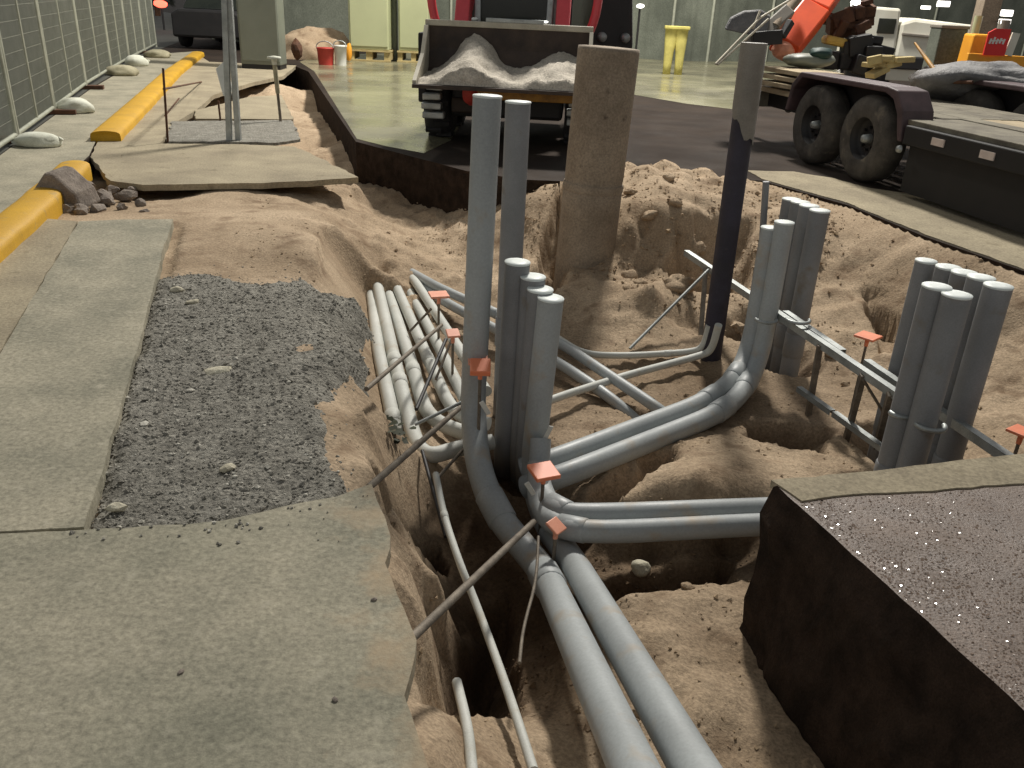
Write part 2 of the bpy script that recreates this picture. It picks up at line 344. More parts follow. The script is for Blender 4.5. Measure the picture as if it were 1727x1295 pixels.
# control points (x, y, z) for the dug soil
cp = [
 # soil skin beside the gravel and cross cut
 (-2.251,5.455,-0.020), (-1.761,5.390,-0.020), (-1.411,5.724,-0.030), (-2.065,4.960,-0.030), (-1.165,5.141,-0.040), (-1.591,4.943,-0.040),
 (-3.589,6.433,-0.080), (-3.318,6.535,-0.090), (-2.881,7.079,-0.140), (-3.162,7.535,-0.160), (-2.657,7.103,-0.070), (-2.443,7.301,-0.050), (-2.274,7.579,-0.150), (-1.967,7.424,-0.120), (-1.720,7.721,-0.170), (-1.619,8.328,-0.250), (-2.152,6.821,-0.100), (-1.576,6.620,-0.100), (-2.928,6.084,-0.060), (-2.152,6.100,-0.050), (-1.692,6.006,-0.050),
 (-1.741,4.357,-0.040), (-1.400,4.405,-0.040), (-1.084,4.450,-0.040), (-1.665,3.824,-0.040), (-1.257,3.718,-0.040), (-0.905,3.920,-0.040), (-1.482,3.157,-0.040), (-1.114,3.082,-0.040), (-0.809,3.230,-0.040), (-1.346,2.662,-0.040), (-0.986,2.609,-0.040), (-0.673,2.725,-0.040), (-1.256,2.314,-0.040), (-1.001,2.300,-0.040), (-0.739,2.393,-0.040), (-0.552,2.447,-0.040), (-0.643,3.022,-0.040), (-0.750,1.923,-0.060), (-1.237,1.888,-0.060), (-0.615,1.492,-0.060), (-2.065,3.523,-0.060),
 # left bank rim and foot
 (-1.226,5.519,-0.050), (-0.898,4.477,-0.040), (-0.704,3.636,-0.040), (-0.585,3.028,-0.040), (-0.499,2.628,-0.050),
 (-1.519,7.498,-0.300), (-1.318,6.259,-0.140), (-1.355,8.096,-0.500), (-0.997,7.989,-0.550), (-0.491,7.295,-0.550), (-1.179,6.246,-0.360), (-1.134,6.438,-0.520), (-0.900,6.442,-0.510), (-1.066,6.610,-0.460), (-0.749,6.781,-0.520), (-0.430,6.454,-0.580),
 (-1.076,5.964,-0.500), (-0.950,6.147,-0.530), (-0.821,6.197,-0.540), (-0.947,5.563,-0.580), (-0.766,5.766,-0.600), (-0.447,5.551,-0.640), (-0.844,4.924,-0.580), (-0.518,4.683,-0.660), (-0.704,3.946,-0.300), (-0.581,3.312,-0.240), (-0.495,2.887,-0.200), (-0.613,3.988,-0.520), (-0.459,3.408,-0.500), (-0.439,2.748,-0.220),
 (-0.376,3.403,-0.720), (-0.443,3.079,-0.520), (-0.261,3.391,-0.840), (-0.407,3.001,-0.580), (-0.348,3.146,-0.740), (-0.230,2.466,-0.420), (-0.311,2.279,-0.220), (-0.266,2.081,-0.180), (-0.194,2.746,-0.860), (-0.098,2.570,-0.880), (-0.012,2.782,-0.880), (-0.230,2.369,-0.620), (-0.214,1.967,-0.400), (-0.129,2.174,-0.700), (-0.139,1.523,-0.220), (-0.016,2.008,-0.550), (0.078,1.774,-0.500), (0.007,3.015,-0.880), (0.087,2.603,-0.840), (-0.125,3.021,-0.860), (0.185,2.166,-0.700), (0.270,1.862,-0.600), (-0.177,3.839,-0.700),
 # centre
 (-0.101,3.573,-0.780), (0.135,3.592,-0.780), (0.290,3.917,-0.720), (0.474,4.379,-0.660), (0.836,4.514,-0.670), (0.516,4.980,-0.660), (0.345,5.599,-0.620), (0.942,5.329,-0.660), (1.287,5.017,-0.680), (1.102,4.443,-0.660), (1.179,3.791,-0.550), (0.801,3.359,-0.500), (0.533,3.356,-0.560), (1.176,3.445,-0.500), (0.978,3.297,-0.500), (0.893,3.704,-0.550), (0.409,3.427,-0.660), (0.308,3.617,-0.700),
 (0.679,3.236,-0.780), (0.405,3.197,-0.800), (1.003,3.250,-0.740), (0.472,2.682,-0.620), (0.852,2.828,-0.640), (0.662,2.841,-0.660), (0.546,2.414,-0.560), (0.773,2.426,-0.640), (0.615,2.185,-0.560), (0.741,2.003,-0.600), (0.648,2.047,-0.550), (0.435,2.322,-0.620), (0.835,1.911,-0.620),
 # mound around the pier
 (0.564,5.849,-0.520), (0.906,5.839,-0.500), (0.402,6.202,-0.460), (0.701,6.619,-0.380), (1.042,6.642,-0.420), (1.201,6.112,-0.440), (1.221,5.840,-0.600), (1.559,5.855,-0.520), (1.494,5.297,-0.620), (0.987,5.897,-0.380), (0.754,6.129,-0.420),
 (0.118,7.655,-0.100), (0.285,8.112,-0.020), (1.084,7.826,0.070), (1.479,7.919,0.070), (1.812,7.654,0.030), (1.081,6.924,0.000), (1.455,6.831,-0.020), (0.914,6.859,-0.100), (1.025,6.886,-0.200), (1.270,6.738,-0.200), (1.602,6.931,-0.240), (1.777,6.848,-0.220), (1.396,6.749,-0.420), (1.579,6.676,-0.440), (1.784,6.528,-0.420), (0.133,6.804,-0.460), (0.258,7.212,-0.360), (0.042,6.399,-0.540), (-0.068,7.092,-0.500),
 # right bank
 (2.125,7.802,-0.040), (2.281,7.737,-0.100), (2.656,6.925,-0.100), (2.880,6.470,-0.140), (3.135,6.060,-0.060), (3.332,5.571,-0.120), (2.585,6.298,-0.340), (2.708,5.841,-0.460), (2.548,5.908,-0.400), (2.605,7.964,-0.030), (2.844,7.371,-0.030), (2.967,6.759,-0.030), (3.065,6.317,-0.030), (3.211,5.874,-0.030), (3.363,5.474,-0.030), (3.692,4.413,-0.040), (3.390,3.954,-0.100), (2.846,6.063,-0.300), (2.330,5.715,-0.500), (2.253,5.182,-0.620), (1.917,4.605,-0.660), (2.055,4.236,-0.620), (3.149,5.117,-0.300), (3.014,4.631,-0.460), (2.734,4.254,-0.520), (2.359,4.026,-0.620), (3.310,4.740,-0.300), (3.391,4.208,-0.500), (1.667,4.580,-0.700), (3.048,5.275,-0.200),
 # trench along the far wall
 (-4.020,15.930,-0.520), (-2.768,11.997,-0.500), (-1.947,9.681,-0.450), (-4.847,19.046,-0.550), (-1.430,8.555,-0.540), (-0.897,8.117,-0.560),
 (-5.0,12.0,-0.12), (-4.6,16.5,-0.10), (-5.5,5.0,-0.12), (-4.0,2.0,-0.12), (-2.0,1.0,-0.12), (5.0,3.0,-0.4), (5.5,6.5,-0.12), (3.0,1.0,-0.8), (0.5,0.9,-0.5), (2.0,11.0,-0.12), (-0.5,10.0,-0.12), (-2.0,12.0,-0.12), (4.0,9.0,-0.12),
]
CP = np.array(cp)
def rbf_fit(p):
    n = len(p); d = np.hypot(p[:, None, 0] - p[None, :, 0], p[:, None, 1] - p[None, :, 1])
    A = np.zeros((n + 3, n + 3)); A[:n, :n] = d + np.eye(n) * 0.012
    A[:n, n] = 1; A[:n, n + 1:] = p[:, :2]; A[n, :n] = 1; A[n + 1:, :n] = p[:, :2].T
    return np.linalg.solve(A, np.concatenate([p[:, 2], [0, 0, 0]]))
RW = rbf_fit(CP)
def rbf(x, y):
    z = RW[-3] + RW[-2] * x + RW[-1] * y
    for i in range(len(CP)): z = z + RW[i] * np.hypot(x - CP[i, 0], y - CP[i, 1])
    return z
PIPES = []     # (path, radius) of everything that must not be swallowed by the soil
SLABS = [fore, strip, walk, slab_far, slab_farther, near_slab]
lot_poly = lot_rim + [(9.0, 3.0), (60, -3), (60, 60), (-30, 60)]

def soil_z(x, y):
    z = rbf(x, y)
    rough = np.clip((-0.02 - z) * 4, 0.22, 1.0) * np.clip(0.38 + (y - 5.2) * 0.3, 0.38, 0.8)
    z = z + fbm(x * 2.2, y * 2.2, 3, 3) * 0.075 * rough + fbm(x * 7, y * 7, 11, 4, 0.6) * 0.055 * rough + np.abs(fbm(x * 19, y * 19, 17, 3)) * 0.03 * rough
    r = np.abs(fbm(x * 4.1, y * 4.1, 23, 3))
    z = z - np.clip(0.10 - r, 0, 1) * 0.25 * rough
    z = z + np.exp(-(((x + 0.95) / 0.5) ** 2 + ((y - 6.25) / 0.35) ** 2)) * fbm(x * 5, y * 5, 44, 3) * 0.16
    lump = np.exp(-(((x - 1.25) / 1.2) ** 2 + ((y - 8.2) / 1.0) ** 2))
    z = z + lump * (np.abs(fbm(x * 3.4, y * 3.4, 31, 3)) * 0.22 - 0.03)
    return z
def ground_at(x, y):
    return float(soil_z(np.array([float(x)]), np.array([float(y)]))[0])

# ------------------------------------------------------------------ conduits
def conduit(label, pts, r, m='pvc', fil=0.3, cap_top=False, couplings=(), group='grey conduits in the dig', n=18, soil=True, bell=None, name='conduit'):
    path = fillet(pts, fil) if len(pts) > 2 else [Vector(p) for p in pts]
    t = thing(name, label, 'conduit', path[0] if not cap_top else pts[-1], group)
    # resample so long straights keep their shading and the couplings can find a place
    obj('pipe', MB().tube(path, r, n), m, t)
    L = [0.0]
    for a, b in zip(path[:-1], path[1:]): L.append(L[-1] + (b - a).length)
    def at(s):
        for i in range(len(path) - 1):
            if s <= L[i + 1]:
                k = (s - L[i]) / max(L[i + 1] - L[i], 1e-6); return path[i].lerp(path[i + 1], k), (path[i + 1] - path[i]).normalized()
        return path[-1], (path[-1] - path[-2]).normalized()
    for c in couplings:
        s0 = c * L[-1]; pa, da = at(max(0, s0 - r * 1.3)); pb, db = at(min(L[-1], s0 + r * 1.3))
        obj('coupling', MB().tube([pa, pa.lerp(pb, 0.03), pa.lerp(pb, 0.97), pb], [r * 1.03, r * 1.10, r * 1.10, r * 1.03], n), m, t)
    if cap_top:
        p = path[0]; d = (path[0] - path[1]).normalized()
        obj('end_cap', MB().lathe([(r * 1.015, -0.004), (r * 1.03, 0.001), (r * 1.01, 0.004), (r * 0.4, 0.005), (0.0, 0.005)], p, n, d), 'cap', t)
    if soil: PIPES.append((path, r))
    return t
GA = 'grey conduit stubs rising from the dig'
# centre group
conduit('tallest grey conduit, left of two tall ones, curving into the left fat pipe in front',
        [(-0.159,3.756,1.125), (-0.189,3.756,-0.350), (-0.143,3.471,-0.520), (-0.041,3.237,-0.620), (0.086,3.072,-0.680), (0.171,2.910,-0.680), (0.339,1.505,-0.200), (0.357,1.104,0.000)],
        0.062, 'pvc', 0.16, True, (0.46, 0.58), GA)
conduit('slightly shorter tall grey conduit with a white cap, right of the two tall stubs',
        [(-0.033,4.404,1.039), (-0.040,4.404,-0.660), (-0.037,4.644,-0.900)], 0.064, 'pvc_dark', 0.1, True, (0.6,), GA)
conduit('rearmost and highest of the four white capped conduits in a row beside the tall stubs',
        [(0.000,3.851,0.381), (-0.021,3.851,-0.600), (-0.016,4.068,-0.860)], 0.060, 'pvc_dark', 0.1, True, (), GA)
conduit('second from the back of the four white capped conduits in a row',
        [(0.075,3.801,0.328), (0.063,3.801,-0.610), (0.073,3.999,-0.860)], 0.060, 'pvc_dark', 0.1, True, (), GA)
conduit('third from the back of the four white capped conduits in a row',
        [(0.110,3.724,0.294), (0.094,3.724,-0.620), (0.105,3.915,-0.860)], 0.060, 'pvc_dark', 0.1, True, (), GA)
conduit('frontmost of the four white capped conduits, curving into the right fat pipe in front',
        [(0.158,3.655,0.277), (0.118,3.655,-0.620), (0.154,3.500,-0.720), (0.223,3.202,-0.700), (0.297,2.954,-0.660), (0.489,1.514,-0.200), (0.495,1.136,0.000)],
        0.060, 'pvc', 0.14, True, (0.36,), GA)
GB = 'grey conduits lying across the dig'
_t = (1.512,5.062,0.314); conduit('upper of two parallel conduits sweeping right and rising as the cluster\'s small front left stub',
        [_t, (_t[0], _t[1], -0.56), (1.185,4.488,-0.570), (0.198,3.657,-0.570), (0.068,3.662,-0.620)], 0.055, 'pvc', 0.30, True, (0.36, 0.50), GB)
_t = (1.574,5.007,0.363); conduit('lower of two parallel conduits sweeping right and rising as the cluster\'s front right stub',
        [_t, (_t[0], _t[1], -0.57), (1.238,4.357,-0.580), (0.237,3.501,-0.570), (0.085,3.549,-0.660)], 0.058, 'pvc', 0.30, True, (0.38, 0.52), GB)
conduit('upper of the two level conduits running right under the cut asphalt slab corner',
        [(0.149,3.577,-0.404), (0.146,3.461,-0.580), (0.211,3.145,-0.540), (0.405,3.136,-0.530), (1.187,3.253,-0.530), (1.696,3.330,-0.530)], 0.050, 'pvc', 0.20, False, (0.24,), GB)
conduit('lower of the two level conduits running right under the cut asphalt slab corner',
        [(0.140,3.445,-0.459), (0.140,3.310,-0.600), (0.223,3.057,-0.560), (0.422,3.017,-0.540), (1.132,3.136,-0.540), (1.651,3.206,-0.540)], 0.050, 'pvc', 0.20, False, (0.26,), GB)
# left bundle
GL = 'pale conduits bundled along the left bank'
LB = [([(-1.325,7.013,-0.620), (-1.097,6.123,-0.600), (-0.832,4.853,-0.550), (-0.605,3.949,-0.570), (-0.550,3.900,-0.700)], 0.040, 'outermost pale conduit of the left bundle, closest to the gravel bank', (0.93,)),
      ([(-1.276,7.021,-0.620), (-1.083,6.294,-0.550), (-0.724,4.770,-0.550), (-0.478,3.778,-0.560), (-0.395,3.621,-0.560), (-0.249,3.737,-0.560), (-0.088,3.815,-0.560)], 0.041, 'second pale conduit from the gravel bank, elbowing right at its near end', (0.60, 0.68)),
      ([(-1.206,7.032,-0.620), (-0.977,6.197,-0.600), (-0.608,4.715,-0.560), (-0.472,4.155,-0.560), (-0.371,3.980,-0.560), (-0.182,3.871,-0.560)], 0.040, 'third pale conduit from the gravel bank, elbowing right just behind the tall stub', (0.72,)),
      ([(-1.136,7.043,-0.620), (-0.935,6.287,-0.560), (-0.530,4.864,-0.560), (-0.350,4.243,-0.560), (-0.258,4.068,-0.560), (-0.112,4.013,-0.560)], 0.036, 'fourth pale conduit from the gravel bank, thinner, ending at the tall stub', (0.7,)),
      ([(-1.066,7.054,-0.620), (-0.819,6.249,-0.600), (-0.439,4.923,-0.560), (-0.227,4.180,-0.560)], 0.035, 'fifth pale conduit from the gravel bank, straight, behind the crossed rods', ()),
      ([(-0.996,7.065,-0.620), (-0.764,6.248,-0.530), (-0.340,4.985,-0.540), (-0.145,4.379,-0.540)], 0.034, 'sixth pale conduit from the gravel bank, straight, tucked against the tall stub', ())]
for pts, r, lab, cps in LB: conduit(lab, pts, r, 'pvc_dusty', 0.14, False, cps, GL)
conduit('upper of two long thin conduits crossing from the left bundle to mid dig',
        [(-1.102,7.158,-0.620), (-0.577,6.016,-0.470), (0.308,5.239,-0.560), (0.858,4.358,-0.600), (0.978,4.473,-0.740)], 0.034, 'pvc', 0.2, False, (0.5,), GB)
conduit('lower of two long thin conduits crossing from the left bundle to mid dig',
        [(-1.066,7.050,-0.640), (-0.462,5.715,-0.500), (0.284,5.006,-0.600), (0.591,4.568,-0.630), (0.778,4.415,-0.740)], 0.034, 'pvc', 0.2, False, (), GB)
conduit('thin pale conduit bending toward the navy post, rear one of the pair',
        [(0.236,5.480,-0.580), (0.464,5.147,-0.600), (0.765,5.211,-0.620), (1.178,5.323,-0.620), (1.273,5.300,-0.580), (1.285,5.281,-0.403)], 0.022, 'pvc_dusty', 0.14, False, (0.7,), GB)
conduit('thin pale conduit bending toward the navy post, front one of the pair',
        [(0.096,4.336,-0.620), (0.268,4.470,-0.600), (0.724,4.848,-0.600), (1.237,5.219,-0.600), (1.309,5.213,-0.560), (1.314,5.152,-0.353)], 0.024, 'pvc_dusty', 0.14, False, (), GB)
conduit('thin pale conduit lying beside the black trench below the tall stub',
        [(-0.315,3.197,-0.400), (-0.252,2.884,-0.400), (-0.165,2.594,-0.420), (-0.102,2.492,-0.500), (-0.009,2.186,-0.500), (0.053,1.904,-0.440), (0.106,1.658,-0.400)], 0.015, 'pvc_dusty', 0.2, False, (0.2,), GB, 10)
conduit('short thin pale conduit end at the bottom of the black trench',
        [(-0.130,2.014,-0.440), (-0.079,1.772,-0.380), (-0.056,1.578,-0.340)], 0.016, 'pvc_dusty', 0.2, False, (), GB, 10)
# middle cluster
GC = 'capped conduit stubs in the middle cluster'
def stub(lab, top, r, zb, m, grp):
    conduit(lab, [top, (top[0], top[1], zb)], r, m, 0.1, True, (0.72,), grp)
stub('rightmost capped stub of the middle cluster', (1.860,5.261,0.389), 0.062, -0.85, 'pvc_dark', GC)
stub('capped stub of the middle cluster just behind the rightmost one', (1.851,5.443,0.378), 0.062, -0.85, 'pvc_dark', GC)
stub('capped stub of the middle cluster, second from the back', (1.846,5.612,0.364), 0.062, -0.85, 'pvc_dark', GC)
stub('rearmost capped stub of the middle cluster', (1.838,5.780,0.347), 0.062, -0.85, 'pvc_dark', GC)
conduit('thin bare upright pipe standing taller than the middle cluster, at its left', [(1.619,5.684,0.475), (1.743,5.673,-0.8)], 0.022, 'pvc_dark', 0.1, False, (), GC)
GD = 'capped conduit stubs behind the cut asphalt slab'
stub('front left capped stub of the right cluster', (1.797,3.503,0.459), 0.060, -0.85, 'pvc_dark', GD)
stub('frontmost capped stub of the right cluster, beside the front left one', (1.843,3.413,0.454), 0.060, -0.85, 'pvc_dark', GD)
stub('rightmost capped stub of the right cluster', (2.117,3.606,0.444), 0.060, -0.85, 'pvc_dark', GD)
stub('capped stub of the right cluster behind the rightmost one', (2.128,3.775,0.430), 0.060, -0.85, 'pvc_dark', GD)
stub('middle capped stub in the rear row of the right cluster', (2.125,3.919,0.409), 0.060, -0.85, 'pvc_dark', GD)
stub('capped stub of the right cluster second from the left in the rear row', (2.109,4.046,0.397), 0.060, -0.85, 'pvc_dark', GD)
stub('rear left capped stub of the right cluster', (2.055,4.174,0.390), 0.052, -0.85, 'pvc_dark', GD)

# ------------------------------------------------------------------ soil sheet
def axis(lo, hi, d0, g, c):
    out = [c]; x = c; d = d0
    while x < hi: x += max(d0, g * abs(x - c)); out.append(x)
    x = c
    while x > lo: x -= max(d0, g * abs(x - c)); out.insert(0, x)
    return np.array(out)
ys = [0.9]
while ys[-1] < 18.2: ys.append(ys[-1] + max(0.016, 0.0058 * ys[-1]))
ys = np.array(ys); xs = axis(-5.6, 6.2, 0.022, 0.012, 0.6)
X, Y = np.meshgrid(xs, ys)
Z = soil_z(X, Y)
for path, r in PIPES:
    stepped = [path[0]]
    for p in path[1:]:
        if (p - stepped[-1]).length > 0.05: stepped.append(p)
    for a, b in zip(stepped[:-1], stepped[1:]):
        x0, x1 = min(a.x, b.x) - 0.4, max(a.x, b.x) + 0.4; y0, y1 = min(a.y, b.y) - 0.4, max(a.y, b.y) + 0.4
        if a.y > 6.15: continue
        i0, i1 = np.searchsorted(ys, (y0, y1)); j0, j1 = np.searchsorted(xs, (x0, x1))
        if i1 <= i0 or j1 <= j0: continue
        xx = X[i0:i1, j0:j1]; yy = Y[i0:i1, j0:j1]
        d, t = segdist(xx, yy, a, b)
        pz = a.z + (b.z - a.z) * t
        if abs(b.z - a.z) > 1.2 * math.hypot(b.x - a.x, b.y - a.y):  pz = np.minimum(a.z, b.z) + 0 * t
        lim = pz - r * 0.55 + np.clip(d - r * 0.9, 0, 1) * 1.5
        if b.z < -0.69 and a.z < -0.69: continue
        Z[i0:i1, j0:j1] = np.minimum(Z[i0:i1, j0:j1], np.where(d < 0.35, lim, 9))
HOLES = [
 ([(-0.504,2.802,-0.300), (-0.418,3.093,-0.450), (-0.296,3.254,-0.500), (-0.224,3.044,-0.600), (-0.348,2.822,-0.500), (-0.396,2.455,-0.250)], 0.40),
 ([(-0.256,2.020,-0.300), (-0.201,2.541,-0.600), (0.002,3.079,-0.800), (0.099,2.627,-0.800), (0.065,2.061,-0.600), (-0.051,1.981,-0.600), (-0.144,1.859,-0.500), (-0.198,1.818,-0.300)], 0.30),
 ([(0.339,3.022,-0.600), (1.064,3.137,-0.600), (0.960,2.858,-0.600), (0.752,2.843,-0.600), (0.588,2.702,-0.600), (0.428,2.735,-0.600)], 0.26),
 ([(0.189,3.251,-0.560), (0.346,3.206,-0.560), (0.585,3.450,-0.560), (0.840,3.735,-0.560), (0.949,3.934,-0.560), (0.739,3.875,-0.560), (0.410,3.561,-0.560)], 0.22),
 ([(0.077,6.241,-0.300), (0.203,7.171,-0.300), (0.407,8.060,-0.200), (0.408,6.305,-0.350), (0.257,6.096,-0.350)], 0.40),
 ([(1.145,6.617,-0.300), (1.429,7.032,-0.300), (1.992,7.249,-0.300), (1.831,6.339,-0.350), (1.397,6.272,-0.350)], 0.30),
 ([(2.615,6.195,-0.400), (2.798,6.107,-0.400), (2.902,5.826,-0.400), (2.641,5.249,-0.400), (2.441,5.289,-0.400)], 0.24),
 ([(1.338,4.427,-0.640), (1.676,4.461,-0.640), (1.835,4.311,-0.640), (1.684,3.916,-0.640), (1.516,3.965,-0.640), (1.313,4.146,-0.640)], 0.24)]
for hp, hd in HOLES:
    hx = np.array([p[0] for p in hp]); hy = np.array([p[1] for p in hp])
    i0, i1 = np.searchsorted(ys, (hy.min() - 0.1, hy.max() + 0.1)); j0, j1 = np.searchsorted(xs, (hx.min() - 0.1, hx.max() + 0.1))
    xx = X[i0:i1, j0:j1]; yy = Y[i0:i1, j0:j1]
    xw = xx + fbm(xx * 7, yy * 7, 71, 3) * 0.07; yw = yy + fbm(xx * 7 + 30, yy * 7, 72, 3) * 0.07
    dd = np.full(xx.shape, 9.0)
    for k in range(len(hp)): dd = np.minimum(dd, segdist(xw, yw, hp[k], hp[(k + 1) % len(hp)])[0])
    dd = np.where(inside(xw, yw, hp), dd, 0)
    Z[i0:i1, j0:j1] -= hd * (1 - np.exp(-dd / 0.07))
def near(poly, g):
    m_ = inside(X, Y, poly)
    for k in range(8): m_ |= inside(X + g * math.cos(k * math.pi / 4), Y + g * math.sin(k * math.pi / 4), poly)
    return m_
for poly, dep, g in [(fore, 0.03, 0.02), (strip, 0.06, 0.07), (walk, 0.06, 0.10), (slab_far, 0.06, 0.02), (slab_farther, 0.03, 0.02)]:
    msk = near(poly, g); Z[msk] = np.minimum(Z[msk], -dep)
rd_ = np.full(X.shape, 9.0)
for a_, b_ in zip(lot_rim[8:-1], lot_rim[9:]): rd_ = np.minimum(rd_, segdist(X, Y, a_, b_)[0])
msk = inside(X, Y, lot_poly)
Z = np.where(~msk & (rd_ < 0.5), np.maximum(Z, -0.015 - rd_ * 0.9), Z)
Z = np.where(msk & (rd_ <= 0.12), np.minimum(np.maximum(Z, -0.03), -0.012), Z)
msk &= rd_ > 0.12; Z[msk] = np.minimum(Z[msk], -0.3)
lumpy = np.exp(-(((X - 1.4) / 1.5) ** 2 + ((Y - 8.4) / 0.9) ** 2))
msk = inside(X, Y, near_slab); Z[msk] = np.minimum(Z[msk], -0.5)
left_poly = left_edge + [(-4.5, 40), (-60, 60), (-60, -3)]
msk = inside(X, Y, left_poly); Z[msk] = np.minimum(Z[msk], -0.2)
ny, nx = X.shape
me = bpy.data.meshes.new('soil')
vs = np.stack([X.ravel(), Y.ravel(), Z.ravel()], 1)
idx = np.arange(ny * nx).reshape(ny, nx)
fs = np.stack([idx[:-1, :-1].ravel(), idx[:-1, 1:].ravel(), idx[1:, 1:].ravel(), idx[1:, :-1].ravel()], 1)
me.from_pydata(vs.tolist(), [], fs.tolist()); me.polygons.foreach_set('use_smooth', [True] * len(fs)); me.update()
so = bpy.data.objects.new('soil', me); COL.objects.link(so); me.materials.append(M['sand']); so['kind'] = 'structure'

def soil_at(x, y):
    j = int(np.clip(np.searchsorted(xs, x), 1, len(xs) - 1)); i = int(np.clip(np.searchsorted(ys, y), 1, len(ys) - 1))
    return float(Z[i, j])
rg = np.random.default_rng(11)
n_ = 60000
ly = np.where(rg.random(n_) < 0.35, rg.uniform(1.2, 3.2, n_), rg.uniform(2.5, 9.5, n_)); lx = -0.9 - 0.18 * ly + rg.random(n_) * (1.8 + 0.60 * ly)
lj = np.clip(np.searchsorted(xs, lx), 1, len(xs) - 1); li = np.clip(np.searchsorted(ys, ly), 1, len(ys) - 1); lz = Z[li, lj]
ok = (lz > -0.95) & (lz < 0.2)
for q in (fore, strip, walk, gravel_poly, near_slab, lot_poly): ok &= ~inside(lx, ly, q)
heap = ((lx - 1.3) ** 2 + (ly - 7.4) ** 2) < 2.0
ok &= rg.random(n_) < 0.15 + 1.5 * np.clip(vn(lx * 1.7, ly * 1.7, 91) + 0.05, 0, 1) + 0.35 * heap
sz = np.minimum(0.04, rg.lognormal(-5.2, 0.55, n_) * np.where(heap, 1.6, 1.0))
LS = [(float(a), float(b), float(c) - float(d) * 0.15, float(d)) for a, b, c, d in zip(lx[ok], ly[ok], lz[ok], sz[ok])][:9500]
lm = bpy.data.meshes.new('loose_soil')
M['sand_dark'] = mat('depth shaded earth crumb', lin(182, 160, 132), lin(150, 130, 104), 6, 0.95, fine=0.3, spec=0.1, depth_shade=(-0.58, -0.84, (0.30, 0.26, 0.23, 1)))  # deep crumbs get the same painted trench shade as the soil
LOOSE = (lm, LS)
# ------------------------------------------------------------------ street level sheets

def sheet(name, poly, z, thick, m, jag=0.0, seed=0, kind='structure', flare=None):
    bm = bmesh.new(); pts = []
    n = len(poly)
    for i in range(n):
        a = Vector(poly[i][:2]); b = Vector(poly[(i + 1) % n][:2]); l = (b - a).length
        k = max(1, min(60, int(l / 0.05))) if jag and l < 6 else 1
        for q in range(k):
            p = a.lerp(b, q / k)
            if jag: p = p + Vector((float(fbm(p.x * 6, p.y * 6, seed)), float(fbm(p.x * 6 + 40, p.y * 6, seed)))) * jag
            pts.append(p)
    top = [bm.verts.new((p.x, p.y, z)) for p in pts]
    f = bm.faces.new(top)
    if f.normal.z < 0: f.normal_flip()
    bm.normal_update()
    if f.normal.z < 0: f.normal_flip()
    lows = []
    steps = 7 if thick > 0.3 else 1
    prev = top
    for sidx in range(steps):
        zz = z - thick * (sidx + 1) / steps
        cur = []
        for i, p in enumerate(pts):
            o = Vector((0, 0))
            if jag and thick > 0.3: o = Vector((float(fbm(p.x * 4 + sidx * 9, p.y * 4, seed + 5)), float(fbm(p.x * 4 + sidx * 9, p.y * 4 + 30, seed + 6)))) * 0.05
            if flare: o = o + Vector(flare(p.y)) * math.sin((sidx + 1) / steps * 1.45)
            cur.append(bm.verts.new((p.x + o.x, p.y + o.y, zz)))
        for i in range(len(pts)):
            bm.faces.new((prev[i], prev[(i + 1) % len(pts)], cur[(i + 1) % len(pts)], cur[i]))
        prev = cur
    bmesh.ops.triangulate(bm, faces=[f])
    bmesh.ops.recalc_face_normals(bm, faces=bm.faces)
    me = bpy.data.meshes.new(name); bm.to_mesh(me); bm.free()
    o = bpy.data.objects.new(name, me); COL.objects.link(o)
    for q in (m if isinstance(m, list) else [m]): me.materials.append(M[q])
    if isinstance(m, list):
        for p in me.polygons:
            if abs(p.normal.z) < 0.7: p.material_index = 1
    if kind: o['kind'] = kind
    ORG[o.name] = Vector((0, 0, 0)); return o
far = [(9.0, 1.5), (60, -8), (700, -8), (700, 900), (-700, 900), (-700, -8), (-60, -8), (-6, -2)]
sheet('ground', list(reversed(lot_rim)) + list(reversed(left_edge)) + [(-3.2, -1.0)] + list(reversed(far)), -0.004, 0.62, ['asphalt', 'cut'], 0.0)
sheet('concrete_slab', fore, 0.0, 0.05, 'concrete_dusty', 0.018, 3)
sheet('concrete_slab', strip, 0.002, 0.07, 'concrete', 0.012, 4)
sheet('pavement', walk, -0.002, 0.07, 'concrete_sandy', 0.012, 5)
sheet('concrete_slab', slab_far, 0.0, 0.05, 'concrete_sandy', 0.03, 6)
sheet('concrete_slab', slab_farther, 0.0, 0.05, 'concrete_sandy', 0.03, 7)
ns = sheet('asphalt_slab', near_slab, 0.0, 0.84, ['wet_asphalt', 'cut'], 0.014, 8, 'structure', lambda y: (-0.06 - 0.14 * max(0.0, min(1.2, 2.5 - y)), -0.03))
M['glint'] = mat('wet stone chip', lin(122, 103, 88), lin(100, 83, 70), 20, 0.12, fine=0, spec=0.7)
rg = np.random.default_rng(21); n_ = 42000
ax_ = rg.uniform(0.9, 2.6, n_); ay_ = rg.uniform(1.2, 2.85, n_)
ok = inside(ax_ - 0.01, ay_, near_slab) & inside(ax_ + 0.0, ay_ - 0.01, near_slab) & (rg.random(n_) < 0.25 + 1.4 * np.clip(vn(ax_ * 5, ay_ * 5, 33) + 0.2, 0, 1))
edge = segdist(ax_, ay_, near_slab[0], near_slab[9])[0]
ok &= rg.random(n_) < 0.35 + np.exp(-(edge / 0.22) ** 2)
am = bpy.data.meshes.new('wet_aggregate'); gvs = []; gfs = []
